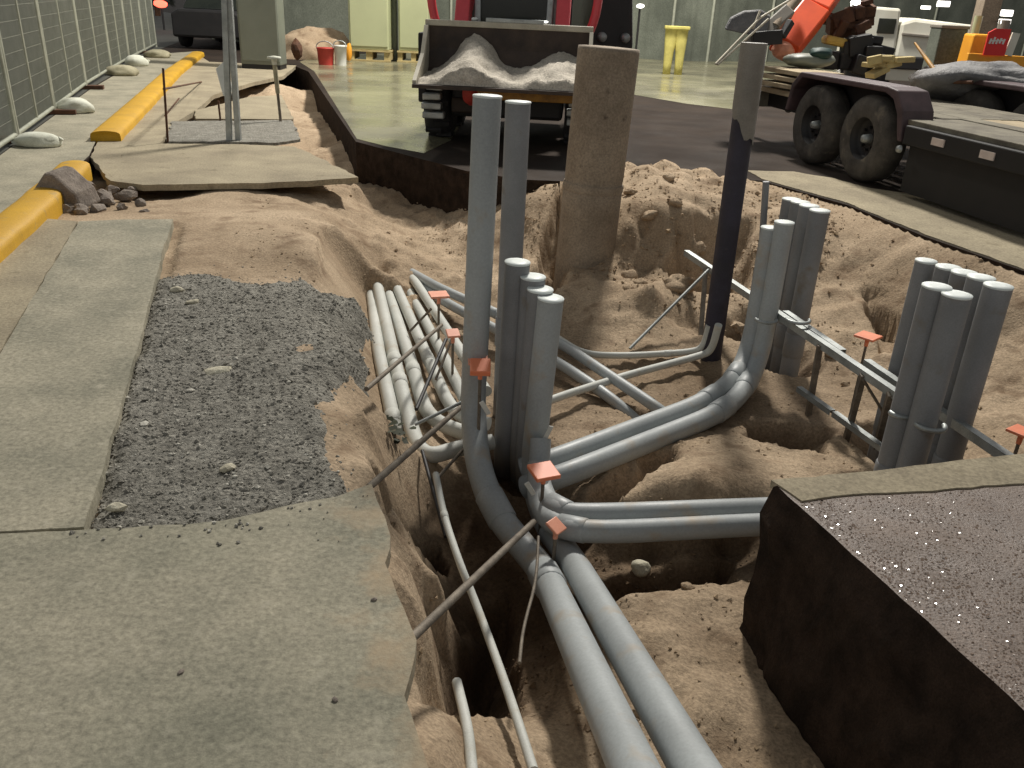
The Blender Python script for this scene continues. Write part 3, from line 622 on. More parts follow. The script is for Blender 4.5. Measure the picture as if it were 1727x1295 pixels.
for a, b in zip(ax_[ok], ay_[ok]):
    r = min(0.005, rg.lognormal(-6.2, 0.4)); tx, ty = rg.normal(0, 0.2, 2); o_ = len(gvs)
    for k in range(6):
        q = k * math.pi / 3 + 0.4; px_, py_ = r * math.cos(q), r * math.sin(q)
        gvs.append((a + px_, b + py_, 0.0011 + tx * px_ + ty * py_))
    gfs.append([o_ + k for k in range(6)])
am.from_pydata(gvs, [], gfs); am.update(); am.materials.append(M['glint'])
ao = bpy.data.objects.new('wet_aggregate', am); COL.objects.link(ao); ao.parent = ns; ao['kind'] = 'stuff'
sheet('concrete_edge', [(0.921,2.575,0.000), (1.148,2.631,0.000), (1.434,2.712,0.000), (1.736,2.800,0.000), (1.968,2.872,0.000), (3.375,3.271,0.000), (3.080,2.919,0.000), (1.851,2.652,0.000), (1.637,2.593,0.000), (1.361,2.530,0.000), (1.187,2.500,0.000), (1.053,2.463,0.000), (0.989,2.450,0.000), (0.960,2.504,0.000)], 0.006, 0.03, 'concrete_sandy', 0.02, 9)
sheet('pavement', [(2.359,8.438,0.000), (2.865,7.450,0.000), (3.093,6.401,0.000), (3.390,5.541,0.000), (4.010,3.697,0.000), (4.764,4.536,0.000), (3.972,6.633,0.000), (3.759,7.965,0.000), (3.349,8.200,0.000), (3.106,8.676,0.000), (2.820,8.930,0.000), (2.328,8.875,0.000)], 0.004, 0.05, 'concrete_sandy', 0.03, 10)
sheet('wet_apron', [(-4.341,18.369,0.000), (-1.874,9.807,0.000), (-1.490,9.405,-0.000), (-1.032,9.061,0.000), (-0.834,10.032,0.000), (-0.801,12.649,0.000), (-0.253,14.917,0.000), (1.919,16.594,0.000), (2.796,15.266,0.000), (3.618,14.634,0.000), (5.254,17.867,0.000), (9.025,25.897,0.000), (14.288,41.527,0.000), (7.115,31.065,0.000), (-0.551,29.139,0.000), (-5.359,23.427,0.000), (-5.226,20.714,0.000)], 0.0, 0.003, 'wet')
sheet('pavement', [(-4.083,8.081,0.000), (-3.277,5.196,0.000), (-3.086,4.064,0.000), (-2.683,2.658,0.000), (-2.631,1.979,0.000), (-3.716,2.630,0.000), (-4.628,7.045,0.000), (-4.810,7.883,0.000), (-6.557,13.294,0.000), (-8.721,20.805,0.000), (-8.271,22.695,0.000), (-6.717,17.252,0.000), (-5.485,12.651,0.000), (-4.449,9.022,0.000)], 0.0, 0.003, 'concrete')
sheet('pavement', [(-4.399,8.954,-0.000), (-4.040,8.026,0.000), (-3.405,7.026,0.000), (-4.000,8.715,0.000), (-3.738,8.870,0.000), (-4.178,10.549,0.000), (-4.334,11.581,0.000), (-4.722,13.411,0.000), (-4.784,15.405,0.000), (-4.616,17.017,0.000), (-5.031,19.665,0.000), (-6.915,19.550,-0.000), (-7.819,21.509,0.000), (-5.500,12.893,0.000)], -0.001, 0.06, 'concrete_sandy', 0.02, 12)
sheet('road', [(-4.656,7.092,0.000), (-4.842,7.940,0.000), (-6.630,13.447,0.000), (-8.891,21.151,0.000), (-10.892,29.819,0.000), (-13.482,40.698,0.000), (-25, 60), (-60, 40), (-60, 3)], 0.0, 0.003, 'road')

# gravel bed
gx = [p[0] for p in gravel_poly]; gy = [p[1] for p in gravel_poly]
GXs = np.arange(min(gx) - 0.15, max(gx) + 0.15, 0.012); GYs = np.arange(min(gy) - 0.15, max(gy) + 0.15, 0.012)
GX, GY = np.meshgrid(GXs, GYs)
wx = GX + fbm(GX * 5, GY * 5, 77, 4) * 0.10; wy = GY + fbm(GX * 5 + 9, GY * 5, 78, 4) * 0.10
de = np.full(GX.shape, 9.0)
for i in range(len(gravel_poly)): de = np.minimum(de, segdist(wx, wy, gravel_poly[i], gravel_poly[(i + 1) % len(gravel_poly)])[0])
de = np.where(inside(wx, wy, gravel_poly), de, -de)
keep = de > -0.10
GZ = soil_z(GX, GY) - 0.006 + np.clip(de * 0.35, -0.06, 0.016) + fbm(GX * 3, GY * 3, 51, 2) * 0.010 + np.abs(fbm(GX * 24, GY * 24, 52, 3)) * 0.008 + np.abs(vn(GX * 62, GY * 62, 55)) * 0.006
GZ = np.minimum(GZ, 0.012)
for poly in (strip, fore): keep &= ~inside(GX, GY, poly)
gi = np.arange(GX.size).reshape(GX.shape)
kf = keep[:-1, :-1] & keep[1:, :-1] & keep[:-1, 1:] & keep[1:, 1:]
gf = np.stack([gi[:-1, :-1][kf], gi[:-1, 1:][kf], gi[1:, 1:][kf], gi[1:, :-1][kf]], 1)
used = np.unique(gf); remap = -np.ones(GX.size, int); remap[used] = np.arange(len(used))
gm = bpy.data.meshes.new('gravel'); gv = np.stack([GX.ravel(), GY.ravel(), GZ.ravel()], 1)[used]
gm.from_pydata(gv.tolist(), [], remap[gf].tolist()); gm.update()
gpts = []
rg = np.random.default_rng(5)
uu = rg.integers(0, len(used), 5200)
for q in uu:
    x_, y_, z_ = gv[q]; gpts.append((x_, y_, z_ + 0.001, float(min(0.017, rg.lognormal(-5.1, 0.40)))))
M['gravel_dark'] = mat('dark gravel stone', lin(144, 140, 130), lin(124, 120, 111), 14, 0.9, fine=0.3)
M['gravel_pale'] = mat('pale gravel stone', lin(190, 186, 174), lin(170, 166, 154), 14, 0.9, fine=0.3)
for _ in range(9000):
    x_ = float(rg.uniform(min(gx) - 0.25, max(gx) + 0.28)); y_ = float(rg.uniform(min(gy) - 0.06, max(gy) + 0.30))
    q = min(float(segdist(np.float64(x_), np.float64(y_), gravel_poly[k], gravel_poly[(k + 1) % len(gravel_poly)])[0]) for k in range(len(gravel_poly)))
    if q > 0.28 or rg.random() > math.exp(-q / 0.06) * 0.6: continue
    if bool(inside(np.array([x_]), np.array([y_]), strip)[0]) or bool(inside(np.array([x_]), np.array([y_]), gravel_poly)[0]): continue
    z_ = 0.002 if bool(inside(np.array([x_]), np.array([y_]), fore)[0]) else soil_at(x_, y_) + 0.001
    gpts.append((x_, y_, z_, float(min(0.013, rg.lognormal(-5.2, 0.4)))))
litter(gm, gpts, ['gravel', 'gravel_dark', 'gravel_pale'], lambda: R_.choices((0, 1, 2), (6, 4, 1.2))[0])
go = bpy.data.objects.new('gravel', gm); COL.objects.link(go); go['kind'] = 'stuff'
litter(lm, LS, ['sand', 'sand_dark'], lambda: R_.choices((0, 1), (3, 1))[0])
lo = bpy.data.objects.new('loose_soil', lm); COL.objects.link(lo); lo['kind'] = 'stuff'
# second, farther gravel patch round the galvanised posts
fp = [(-4.192,10.435,0.000), (-2.914,10.991,0.000), (-2.458,9.541,0.000), (-2.606,9.243,0.000), (-3.714,8.997,0.000)]
o = sheet('gravel', fp, 0.012, 0.03, 'gravel', 0.05, 14, 'stuff')

# ------------------------------------------------------------------ loose stones
def stone(lab, c, d, m, seed, rz=0.3, name='stone', grp=None, cat='stone', sub=2, amp=0.35):
    return single(name, MB().rock(c, d, seed, sub, amp, rz), m, lab, cat, grp, origin=c)
GS = 'pale stones on the gravel'
stone('largest pale flat stone in the middle of the gravel bed', (-1.271,3.330,-0.016), (0.065, 0.04, 0.02), 'stone', 3, 0.2, grp=GS)
stone('flat grey stone touching the far side of the largest pale stone', (-1.275,3.475,-0.016), (0.05, 0.03, 0.014), 'chunk', 4, 0.5, grp=GS)
stone('small pale chip near the near edge of the gravel bed', (-0.969,2.527,-0.016), (0.03, 0.018, 0.014), 'stone', 5, 0.9, grp=GS)
stone('two toned pale stone at the near left corner of the gravel bed', (-1.235,2.257,-0.016), (0.032, 0.018, 0.014), 'stone', 6, 0.1, grp=GS)
stone('pale chip on the far left of the gravel bed, by the concrete strip', (-1.857,4.390,-0.016), (0.04, 0.022, 0.016), 'stone', 7, 0.4, grp=GS)
stone('pale chip on the far part of the gravel bed, right of the other far chip', (-1.701,4.202,-0.016), (0.036, 0.02, 0.016), 'stone', 8, 0.7, grp=GS)
for k in range(26):
    px = R_.uniform(min(gx) + 0.1, max(gx) - 0.1); py = R_.uniform(min(gy) + 0.1, max(gy) - 0.1)
    if not bool(inside(np.array([px]), np.array([py]), gravel_poly)[0]): continue
    s = R_.uniform(0.010, 0.020)
    stone('small grey chip lying in the gravel bed', (px, py, -0.020), (s * 1.3, s, s * 0.45), R_.choice(['gravel', 'chunk', 'gravel_pale', 'gravel']), 20 + k, R_.uniform(0, 3), 'gravel_chip', 'small chips scattered in the gravel bed', 'stone chip', 1)
for k_, p_ in enumerate(((-0.348,1.845,0.002), (-0.761,1.547,0.002), (-0.377,1.481,0.002))):
    stone('tiny dark chip lying on the foreground concrete', p_, (0.010, 0.007, 0.005), 'chunk', 300 + k_, k_, 'concrete_chip', 'tiny chips on the foreground concrete', 'stone chip', 1)
GR = 'broken asphalt rubble beside the kerb end'
single('rubble_chunk', MB().extr([(0, 0, 0), (0.34, 0.0, 0), (0.30, 0, 0.12), (0.16, 0, 0.26), (0.10, 0, 0.27), (-0.04, 0, 0.10)], (0.25, 1, 0.1), (-3.590,6.202,-0.060), 0.22), 'chunk', 'upright grey slab of broken asphalt leaning on the yellow kerb end', 'rubble', GR, 0.02)
for k, (px, py, s) in enumerate([(120,336,.11),(152,330,.09),(180,338,.10),(212,330,.07),(165,352,.07),(135,356,.08),(110,352,.09),(205,350,.06),(236,340,.06),(190,318,.06),(222,318,.05),(150,312,.05),(246,356,.04)]):
    pass
RUB = [((-3.458,6.424,-0.040),.10),((-3.395,6.614,-0.050),.08),((-3.213,6.522,-0.050),.09),((-3.168,6.755,-0.060),.07),((-3.154,6.246,-0.050),.06),((-3.241,6.150,-0.050),.07),((-3.366,6.164,-0.050),.08),((-3.007,6.315,-0.050),.05),((-2.962,6.535,-0.060),.05),((-3.337,6.902,-0.050),.05),((-3.186,6.935,-0.050),.045),((-3.550,6.947,-0.030),.05),((-2.818,6.278,-0.060),.035),((-3.542,6.711,-0.030),.06),((-3.315,6.669,-0.030),.05)]
for k, (p, s) in enumerate(RUB):
    stone('rough grey lump in the heap of broken asphalt beside the kerb end', p, (s * 1.1, s * 0.8, s * 0.65), 'chunk', 90 + k, k * 1.1, 'rubble_chunk', GR, 'rubble', 2, 0.5)
_c = (0.605,3.083,-0.700)
stone('pale cobble sticking out of the soil wall below the two level conduits', (_c[0], _c[1], soil_at(_c[0], _c[1]) + 0.015), (0.045, 0.04, 0.035), 'stone', 131, 0.3, 'stone', None, 'stone', 3, 0.2)
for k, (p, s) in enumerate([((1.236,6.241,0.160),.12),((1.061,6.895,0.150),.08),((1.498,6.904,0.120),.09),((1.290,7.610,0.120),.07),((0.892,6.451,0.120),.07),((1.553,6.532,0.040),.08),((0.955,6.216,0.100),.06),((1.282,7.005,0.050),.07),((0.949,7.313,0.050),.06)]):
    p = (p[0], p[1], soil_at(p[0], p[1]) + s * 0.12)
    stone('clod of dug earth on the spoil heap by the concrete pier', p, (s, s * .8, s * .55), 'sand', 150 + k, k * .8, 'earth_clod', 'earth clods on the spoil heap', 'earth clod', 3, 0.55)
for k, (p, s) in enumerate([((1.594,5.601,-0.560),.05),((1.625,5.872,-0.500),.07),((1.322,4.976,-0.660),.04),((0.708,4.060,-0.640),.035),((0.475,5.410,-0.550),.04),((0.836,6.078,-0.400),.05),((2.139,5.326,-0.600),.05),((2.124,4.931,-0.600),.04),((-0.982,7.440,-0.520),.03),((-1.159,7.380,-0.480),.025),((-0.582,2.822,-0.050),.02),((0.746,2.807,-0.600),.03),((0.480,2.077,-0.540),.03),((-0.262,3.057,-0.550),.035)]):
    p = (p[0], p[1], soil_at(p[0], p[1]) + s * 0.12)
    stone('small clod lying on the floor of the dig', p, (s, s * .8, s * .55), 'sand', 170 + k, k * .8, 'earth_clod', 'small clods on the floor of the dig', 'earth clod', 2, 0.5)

# ------------------------------------------------------------------ kerbs, painted yellow
def kerb(lab, pts, w, h, round_end):
    pts = [Vector((p[0], p[1], 0)) for p in pts]
    prof = [(-w / 2 * math.cos(q * math.pi / 10) * (1 if q else 1.0), h * (0.45 + 0.55 * math.sin(q * math.pi / 10) ** 0.6)) for q in range(11)]; prof = [(-w / 2, -0.06)] + prof + [(w / 2, -0.06)]
    rings = []; path = []
    for a, b in zip(pts[:-1], pts[1:]):
        k = max(2, int((b - a).length / 0.15))
        for q in range(k): path.append((a.lerp(b, q / k), (b - a).normalized()))
    path.append((pts[-1], (pts[-1] - pts[-2]).normalized()))
    if round_end:
        p, t = path[0]
        for q in range(1, 7):
            a = q / 7 * math.pi / 2
            path.insert(0, (p - t * (w * 0.5 * math.sin(a)), t, math.cos(a)))
    mb = MB(); vs = []
    for it in path:
        p, t = it[0], it[1]; sc = it[2] if len(it) > 2 else 1.0
        sd = Vector((t.y, -t.x, 0)); j = float(fbm(p.x * 5, p.y * 5, 41)) * 0.012
        for x, z in prof: vs.append(p + sd * (x * max(sc, 0.08) + j) + Vector((0, 0, z * (0.75 + 0.25 * sc) + j * 0.5)))
    n = len(prof); fs = []
    for i in range(len(path) - 1):
        for q in range(n - 1): fs.append((i * n + q, i * n + q + 1, (i + 1) * n + q + 1, (i + 1) * n + q))
    fs.append(tuple(range(n))); fs.append(tuple(reversed(range((len(path) - 1) * n, len(path) * n))))
    mb.add(vs, fs, True)
    return single('kerb', mb, 'yellow', lab, 'kerb', 'yellow painted kerbs along the fence', 0, origin=pts[0])
kerb('near length of yellow kerb with a rounded end next to the asphalt rubble', [(-3.799,7.248,0.000), (-3.457,6.039,0.000), (-3.244,5.231,0.000), (-2.994,4.256,0.000), (-2.677,3.056,0.000)], 0.25, 0.10, True)
kerb('far length of yellow kerb running from the gap away along the fence', [(-4.301,8.902,0.000), (-5.136,11.813,0.000), (-6.431,16.269,0.000), (-7.707,21.117,0.000)], 0.29, 0.10, False)

# ------------------------------------------------------------------ temporary fence on the left with sandbags
uax = Vector((-0.29, 0.957, 0)).normalized(); vax = Vector((0.957, 0.29, 0)).normalized()
fb = [(-4.210,5.942,0.000), (-5.042,8.602,0.000), (-5.735,10.675,0.000), (-6.666,13.429,0.000), (-7.521,16.189,0.000), (-8.250,18.630,0.000), (-8.954,21.101,0.000), (-9.652,23.532,0.000)]
LABF = ['nearest fence panel, partly out of the picture on the left', 'fence panel behind the nearest white sandbag', 'fence panel between the two nearest sandbags and the dirty ones', 'middle fence panel ending at the dirty sandbag', 'fence panel beyond the dirty sandbag', 'second farthest fence panel by the road', 'farthest fence panel where the row ends by the road']
for i in range(len(fb) - 1):
    a = Vector(fb[i]); b = Vector(fb[i + 1]); d = (b - a); l = d.length; d.normalize(); H = 2.3
    t = thing('fence_panel', 'mesh ' + LABF[i], 'fence panel', a, 'temporary mesh fence panels along the road')
    a2 = a + d * 0.04; b2 = b - d * 0.04; zl = Vector((0, 0, 0.08)); zh = Vector((0, 0, H))
    tilt = Vector((0.957, 0.29, 0)) * 0.0
    for p, q in ((a2, b2),):
        obj('post', MB().tube([a2, a2 + zh + tilt], 0.026, 10), 'fence', t)
        obj('post', MB().tube([b2, b2 + zh + tilt], 0.026, 10), 'fence', t)
        mid = a2.lerp(b2, 0.5); obj('post', MB().tube([mid + zl, mid + zh], 0.02, 8), 'fence', t)
        obj('rail', MB().tube([a2 + zl, b2 + zl], 0.024, 8), 'fence', t)
        obj('rail', MB().tube([a2 + zh, b2 + zh], 0.02, 8), 'fence', t)
    w = MB(); n = int((b2 - a2).length / 0.04)
    for k in range(1, n):
        p = a2 + d * (k * 0.04); w.bar(p + zl, p + zh, 0.005, 0.005, (1, 0, 0))
    for k in range(1, 16): w.bar(a2 + Vector((0, 0, 0.08 + k * 0.145)), b2 + Vector((0, 0, 0.08 + k * 0.145)), 0.004, 0.004)
    obj('wire_mesh', w, 'wire', t)
    obj('foot', MB().box(a + Vector((0, 0, 0.03)), (0.5, 0.16, 0.05), Matrix.Rotation(0.3, 3, 'Z')), 'rust', t)
def sandbag(lab, c, l, w, h, m, seed, rz):
    mb = MB(); mb.rock(Vector(c) + Vector((0, 0, h * 0.42)), (l, w, h), seed, 3, 0.22, rz)
    mb.v = [Vector((p.x, p.y, max(p.z, 0.004))) for p in mb.v]; mb.sm = [True] * len(mb.sm)
    t = thing('sandbag', lab, 'sandbag', c, 'sandbags holding down the fence')
    obj('sack', mb, m, t)
    e = Matrix.Rotation(rz, 3, 'Z') @ Vector((l * 0.94, 0, 0))
    obj('tied_neck', MB().lathe([(0.018, -0.02), (0.02, 0.01), (0.028, 0.035), (0.01, 0.04)], Vector(c) + e + Vector((0, 0, h * 0.5)), 10, (e.x, e.y, 0.3)), m, t)
sandbag('nearest and largest white sandbag, on the foot of the fence', (-4.773,8.453,0.000), 0.23, 0.14, 0.10, 'sandbag', 201, 0.15)
sandbag('second white sandbag from the front, rounder, against the fence rail', (-5.583,10.853,0.000), 0.20, 0.15, 0.12, 'sandbag', 202, 0.2)
sandbag('dirty beige sandbag, third from the front', (-7.139,15.735,0.000), 0.27, 0.18, 0.12, 'sandbag_dirty', 203, 0.3)
sandbag('small white sandbag, fourth from the front, just beyond the beige one', (-7.708,17.753,0.000), 0.22, 0.18, 0.16, 'sandbag', 204, 0.6)
sandbag('farthest sandbag, dull grey, by the end of the fence', (-8.228,20.052,-0.000), 0.28, 0.2, 0.12, 'sandbag_dirty', 205, 0.2)

# ------------------------------------------------------------------ concrete pier
pb = (0.551,6.801,-0.470); pt = (0.609,6.801,1.206)
t = thing('concrete_pier', 'round brown concrete pier standing in the soil behind the capped conduits', 'concrete pier', pb)
ax = Vector(pt) - Vector(pb)
pr = 0.232
prof = [(pr * 1.02, -0.3), (pr * 1.015, ax.length * 0.28), (pr * 1.012, ax.length * 0.40), (pr * 0.985, ax.length * 0.405), (pr, ax.length * 0.43), (pr, ax.length * 0.985), (pr * 0.985, ax.length), (0, ax.length)]
mb = MB().lathe(prof, pb, 40, ax)
obj('shaft', mb, 'pier', t)
obj('form_seam', MB().lathe([(pr * 1.03, ax.length * 0.37), (pr * 1.035, ax.length * 0.375), (pr * 1.035, ax.length * 0.40), (pr * 1.02, ax.length * 0.405)], pb, 40, ax), 'pier', t)

# ------------------------------------------------------------------ steel post
pb = Vector((1.334,5.312,-0.660)); pt = Vector((1.314,5.312,1.331))
t = thing('steel_post', 'leaning navy steel post with a grey upper sleeve at the back of the dig', 'post', pb)
d = (pt - pb)
obj('post', MB().tube([pb - d * 0.06, pb + d * 0.80], 0.068, 18), 'navy', t)
mb = MB(); nn = 24; vs = []
for i in range(nn):
    a = 2 * math.pi * i / nn; rr = 0.076; zb = 0.72 + 0.10 * (0.5 - 0.5 * math.cos(a + 0.6)) + 0.012 * math.sin(5 * a)
    for k in (zb, 1.0):
        q = pb + d * k; vs.append(q + Vector((rr * math.cos(a), rr * math.sin(a), 0)))
mb.add(vs, [(2 * i, 2 * ((i + 1) % nn), 2 * ((i + 1) % nn) + 1, 2 * i + 1) for i in range(nn)], True)
mb.add([vs[2 * i + 1] for i in range(nn)], [tuple(range(nn))])
obj('sleeve', mb, 'sleeve', t)

# ------------------------------------------------------------------ channel racks, rods and caps
def channel(name, a, b, parent, w=0.041, h=0.041, m='steel'):
    a = Vector(a); b = Vector(b); d = (b - a).normalized(); sd = d.cross(Vector((0, 0, 1))).normalized(); upv = sd.cross(d)
    mb = MB()
    mb.bar(a, b, w, 0.004, upv)
    for s in (-1, 1):
        mb.bar(a + sd * s * (w / 2 - 0.002) - upv * h / 2, b + sd * s * (w / 2 - 0.002) - upv * h / 2, 0.004, h, upv)
    return obj(name, mb, m, parent)
ra, rb, rc = (1.301,6.353,-0.200), (1.678,4.870,-0.200), (1.920,3.869,-0.200)
rd = (2.168,3.078,-0.200)
t = thing('conduit_rack', 'long galvanised channel rack holding the middle and right stub clusters', 'rack', rb)
channel('rail', (1.297,6.386,-0.200), (1.933,3.842,-0.200), t)
channel('rail', (1.690,5.044,-0.200), (1.836,4.410,-0.200), t)
channel('rail', (1.923,4.283,-0.200), (2.195,3.105,-0.200), t)
channel('rail', (1.705,4.602,-0.520), (1.802,4.293,-0.520), t, 0.035, 0.03)
channel('rail', (1.810,4.279,-0.520), (1.954,3.815,-0.520), t, 0.035, 0.03)
for a, b in (((1.371,5.989,-0.220), (1.304,5.529,-0.680)), ((1.746,4.521,-0.220), (1.770,4.543,-0.700)), ((1.846,4.112,-0.220), (1.878,4.214,-0.700)), ((1.900,3.882,-0.220), (2.036,4.174,-0.700))):
    obj('leg', MB().bar(a, b, 0.03, 0.03, (1, 0, 0)), 'rebar', t)
obj('brace', MB().tube([(1.376,5.912,-0.210), (0.787,5.340,-0.620)], 0.011, 8), 'steel', t)
obj('brace', MB().tube([(1.844,4.095,-0.240), (2.150,4.141,-0.620)], 0.008, 8), 'rebar', t)
for c, r in (((1.689,4.852,-0.170), 0.07), ((1.493,4.826,-0.170), 0.06)):
    obj('strap_clamp', MB().tube([Vector(c) + Vector((r * math.cos(a), r * math.sin(a) - 0.05, 0)) for a in [rad(180 + 15 * k) for k in range(13)]], 0.011, 8), 'steel', t)
for c, r in (((1.862,3.383,-0.140), 0.062), ((1.779,3.493,-0.140), 0.05)):
    obj('strap_clamp', MB().tube([Vector(c) + Vector((r * math.cos(a), r * math.sin(a) + 0.0, 0)) for a in [rad(180 + 15 * k) for k in range(13)]], 0.012, 8), 'steel', t)
GRD = 'steel rods bracing the conduits'
def rod(lab, a, b, r=0.009, m='rebar', mid=None):
    pts = [a, b] if mid is None else fillet([a] + mid + [b], 0.3)
    single('steel_rod', MB().tube(pts, r, 8), m, lab, 'rod', GRD)
rod('thin rod crossing the left bundle from the bank up to the dull cap', (-0.621,3.274,-0.040), (-0.454,4.941,-0.360), 0.011)
rod('dark rod crossing the left bundle steeply beside the tall stub', (-0.492,3.949,-0.460), (-0.406,4.703,-0.360), 0.011, 'dark')
rod('long rod from the gravel corner of the bank to the tall stub foot', (-0.468,2.452,-0.020), (-0.246,3.948,-0.420), 0.013)
rod('longest rod, running from the foreground concrete edge up to the four capped conduits', (-0.233,1.721,-0.020), (0.114,2.922,-0.440), 0.013)
rod('thin pale rod standing across the far part of the left bundle', (-0.693,5.205,-0.520), (-0.548,5.240,-0.360), 0.008)
rod('thin rod slanting from the dull cap down into the bundle', (-0.442,4.467,-0.520), (-0.365,4.716,-0.340), 0.008)
rod('thin upright rod beside the tall stub behind the pink cap', (-0.273,4.102,-0.560), (-0.246,4.077,-0.200), 0.008)
rod('level rod tying the near elbows of the left bundle to the tall stub', (-0.477,3.774,-0.460), (-0.190,3.928,-0.360), 0.009, 'steel')
rod('short rod lying low under the foot of the tall stub', (-0.323,3.368,-0.520), (-0.203,3.711,-0.520), 0.008)
rod('wire hanging in a bow beside the left fat pipe', (0.133,2.833,-0.450), (0.064,2.087,-0.420), 0.006, 'rebar', [(0.124,2.561,-0.460), (0.076,2.320,-0.480)])
rod('rod running back along the trench floor below the bundle', (-0.419,3.582,-0.500), (-0.248,2.962,-0.560), 0.009, 'dark')
def capped(lab, top, zb, m, s=0.085, tilt=0.0, th=0.018, rz=0.3, group='orange square caps on stakes'):
    top = Vector(top); t = thing('capped_stake', lab, 'capped stake', (top.x, top.y, zb), group)
    obj('stake', MB().tube([(top.x, top.y, zb), (top.x, top.y, top.z - 0.01)], 0.008, 8), 'rebar', t)
    rot = Euler((tilt, 0, rz)).to_matrix()
    mb = MB(); mb.box(top, (s, s, th), rot)
    obj('cap_plate', mb, m, t, 0.004)
    mb = MB(); mb.lathe([(0.011, -0.06), (0.012, -0.02), (0.018, -0.006)], top, 12); obj('cap_sleeve', mb, m, t)
capped('orange capped stake farthest back, left of the tall stub', (-0.493,5.144,-0.232), -0.6, 'pink_cap', 0.12, 0.0, 0.016)
capped('capped stake with a dull orange plate just left of the tall stub', (-0.355,4.577,-0.271), -0.6, 'pink_cap', 0.075, 0.3, 0.014)
capped('bright pink orange capped stake right in front of the tall stub', (-0.150,3.599,-0.054), -0.6, 'orange_cap', 0.095, 0.32, 0.03, 0.05)
capped('yellowish capped stake just above the pink orange one at the tall stub', (-0.167,3.706,-0.061), -0.6, 'pink_cap', 0.095, 0.15, 0.012, 0.1)
capped('largest orange square cap, at the foot of the four capped conduits', (0.157,3.232,-0.381), -0.72, 'orange_cap', 0.115, 0.12, 0.02, 0.42)
capped('small tilted orange cap below the largest one, by the level conduits', (0.209,2.948,-0.473), -0.7, 'pink_cap', 0.07, 0.5, 0.012, 0.9)
capped('orange square cap in the hollow between the middle and right clusters', (2.006,4.521,-0.153), -0.6, 'orange_cap', 0.118, 0.0, 0.014, 0.75)
capped('orange cap half hidden behind the right cluster', (2.121,4.283,-0.194), -0.6, 'orange_cap', 0.10, 0.0, 0.014, 0.75)
capped('orange capped stake at the right edge of the picture', (2.269,3.370,-0.148), -0.6, 'orange_cap', 0.10, 0.0, 0.014, 0.6)
GW = 'white tags stuck to the conduits'
for lab, c, rx in (('white tag on the right side of the pipe elbow below the tall stub', (-0.117,3.441,-0.186), 0.5), ('white tag at the foot of the four conduits, left of the largest orange cap', (0.098,3.113,-0.400), 0.5), ('white tag hanging at the right foot of the four capped conduits', (0.180,3.550,-0.356), -0.3)):
    single('plastic_tag', MB().box(c, (0.022, 0.006, 0.085), Euler((0.2, -rx, 0.2)).to_matrix()), 'white', lab, 'tag', GW, 0.002, origin=c)
tw = thing('weed', 'dark wilted weed growing out of the bank beside the left bundle', 'plant', (-0.553,3.492,-0.400))
mb = MB()
for k in range(40):
    a = R_.uniform(0, 6.28); p = Vector((-0.536,3.419,-0.360)) + Vector((R_.gauss(0, .035), R_.gauss(0, .035), R_.uniform(-.02, .09)))
    e = Vector((math.cos(a), math.sin(a), R_.uniform(-.5, .6))) * R_.uniform(.02, .045); s = Vector((-math.sin(a), math.cos(a), .2)) * .012
    mb.add([p - s, p + e * .5 - s * 1.2, p + e, p + e * .5 + s * 1.2, p + s], [(0, 1, 2, 3, 4)])
obj('leaves', mb, 'leaf', tw)
obj('stem', MB().tube([(-0.559,3.528,-0.420), Vector((-0.536,3.419,-0.360)) + Vector((-.06, .02, .06)), Vector((-0.536,3.419,-0.360)) + Vector((-.13, .05, .07))], 0.004, 6), 'leaf', tw)

# ------------------------------------------------------------------ galvanised post pair and stakes far left
t = thing('sign_post', 'pair of tall galvanised posts with a flapping white board, in the far gravel patch', 'post', (-3.118,9.257,0.000))
for bx, tx in (((-3.141,9.250,0.000), (-3.029,9.250,1.699)), ((-3.048,9.278,0.000), (-3.002,9.278,1.701))):
    obj('post', MB().bar((bx[0], bx[1], -0.1), tx, 0.055, 0.05, (0, 1, 0)), 'steel', t)
obj('board', MB().extr([(-3.299,9.520,0.702), (-3.185,9.570,0.810), (-3.119,9.435,0.513), (-3.132,9.378,0.386), (-3.211,9.407,0.452)], (0, 1, 0), (0, 0, 0), 0.012), 'white', t)
GT = 'thin stakes around the far gravel patch'
t = thing('capped_rod', 'thin stake with a flat white mushroom cap beside the far cut', 'stake', (-3.023,10.840,0.000), GT)
obj('rod', MB().tube([((-3.009,10.845,0.000)[0], (-3.009,10.845,0.000)[1], -0.1), (-3.041,10.845,0.749)], 0.018, 8), 'rebar', t)
q = Vector((-3.041,10.845,0.749)); obj('mushroom_cap', MB().lathe([(0.03, -0.08), (0.035, -0.02), (0.085, -0.015), (0.08, 0.01), (0.0, 0.022)], q, 14), 'sandbag', t)
obj('wrap', MB().tube([q + Vector((0, 0, -0.05)), q.lerp(Vector((-3.009,10.845,0.000)), 0.55)], 0.028, 8), 'sandbag_dirty', t)
t = thing('barrier_frame', 'low frame of thin brown rods over the far dirt cut', 'frame', (-4.118,9.993,0.000), GT)
for a, b in (((-3.697,9.002,-0.000), (-3.653,9.002,0.728)), ((-4.475,10.902,0.000), (-5.005,12.777,0.000)), ((-3.673,9.002,0.529), (-5.549,15.243,0.000)), ((-3.699,10.661,0.000), (-3.703,10.661,0.242))):
    obj('rod', MB().tube([a, b], 0.012, 6), 'rust', t)

# far dirt cut with small objects
DC = [(-4.709,12.742,0.000), (-4.674,11.857,0.000), (-5.438,15.071,0.000), (-4.616,17.017,0.000), (-3.816,14.000,0.000)]
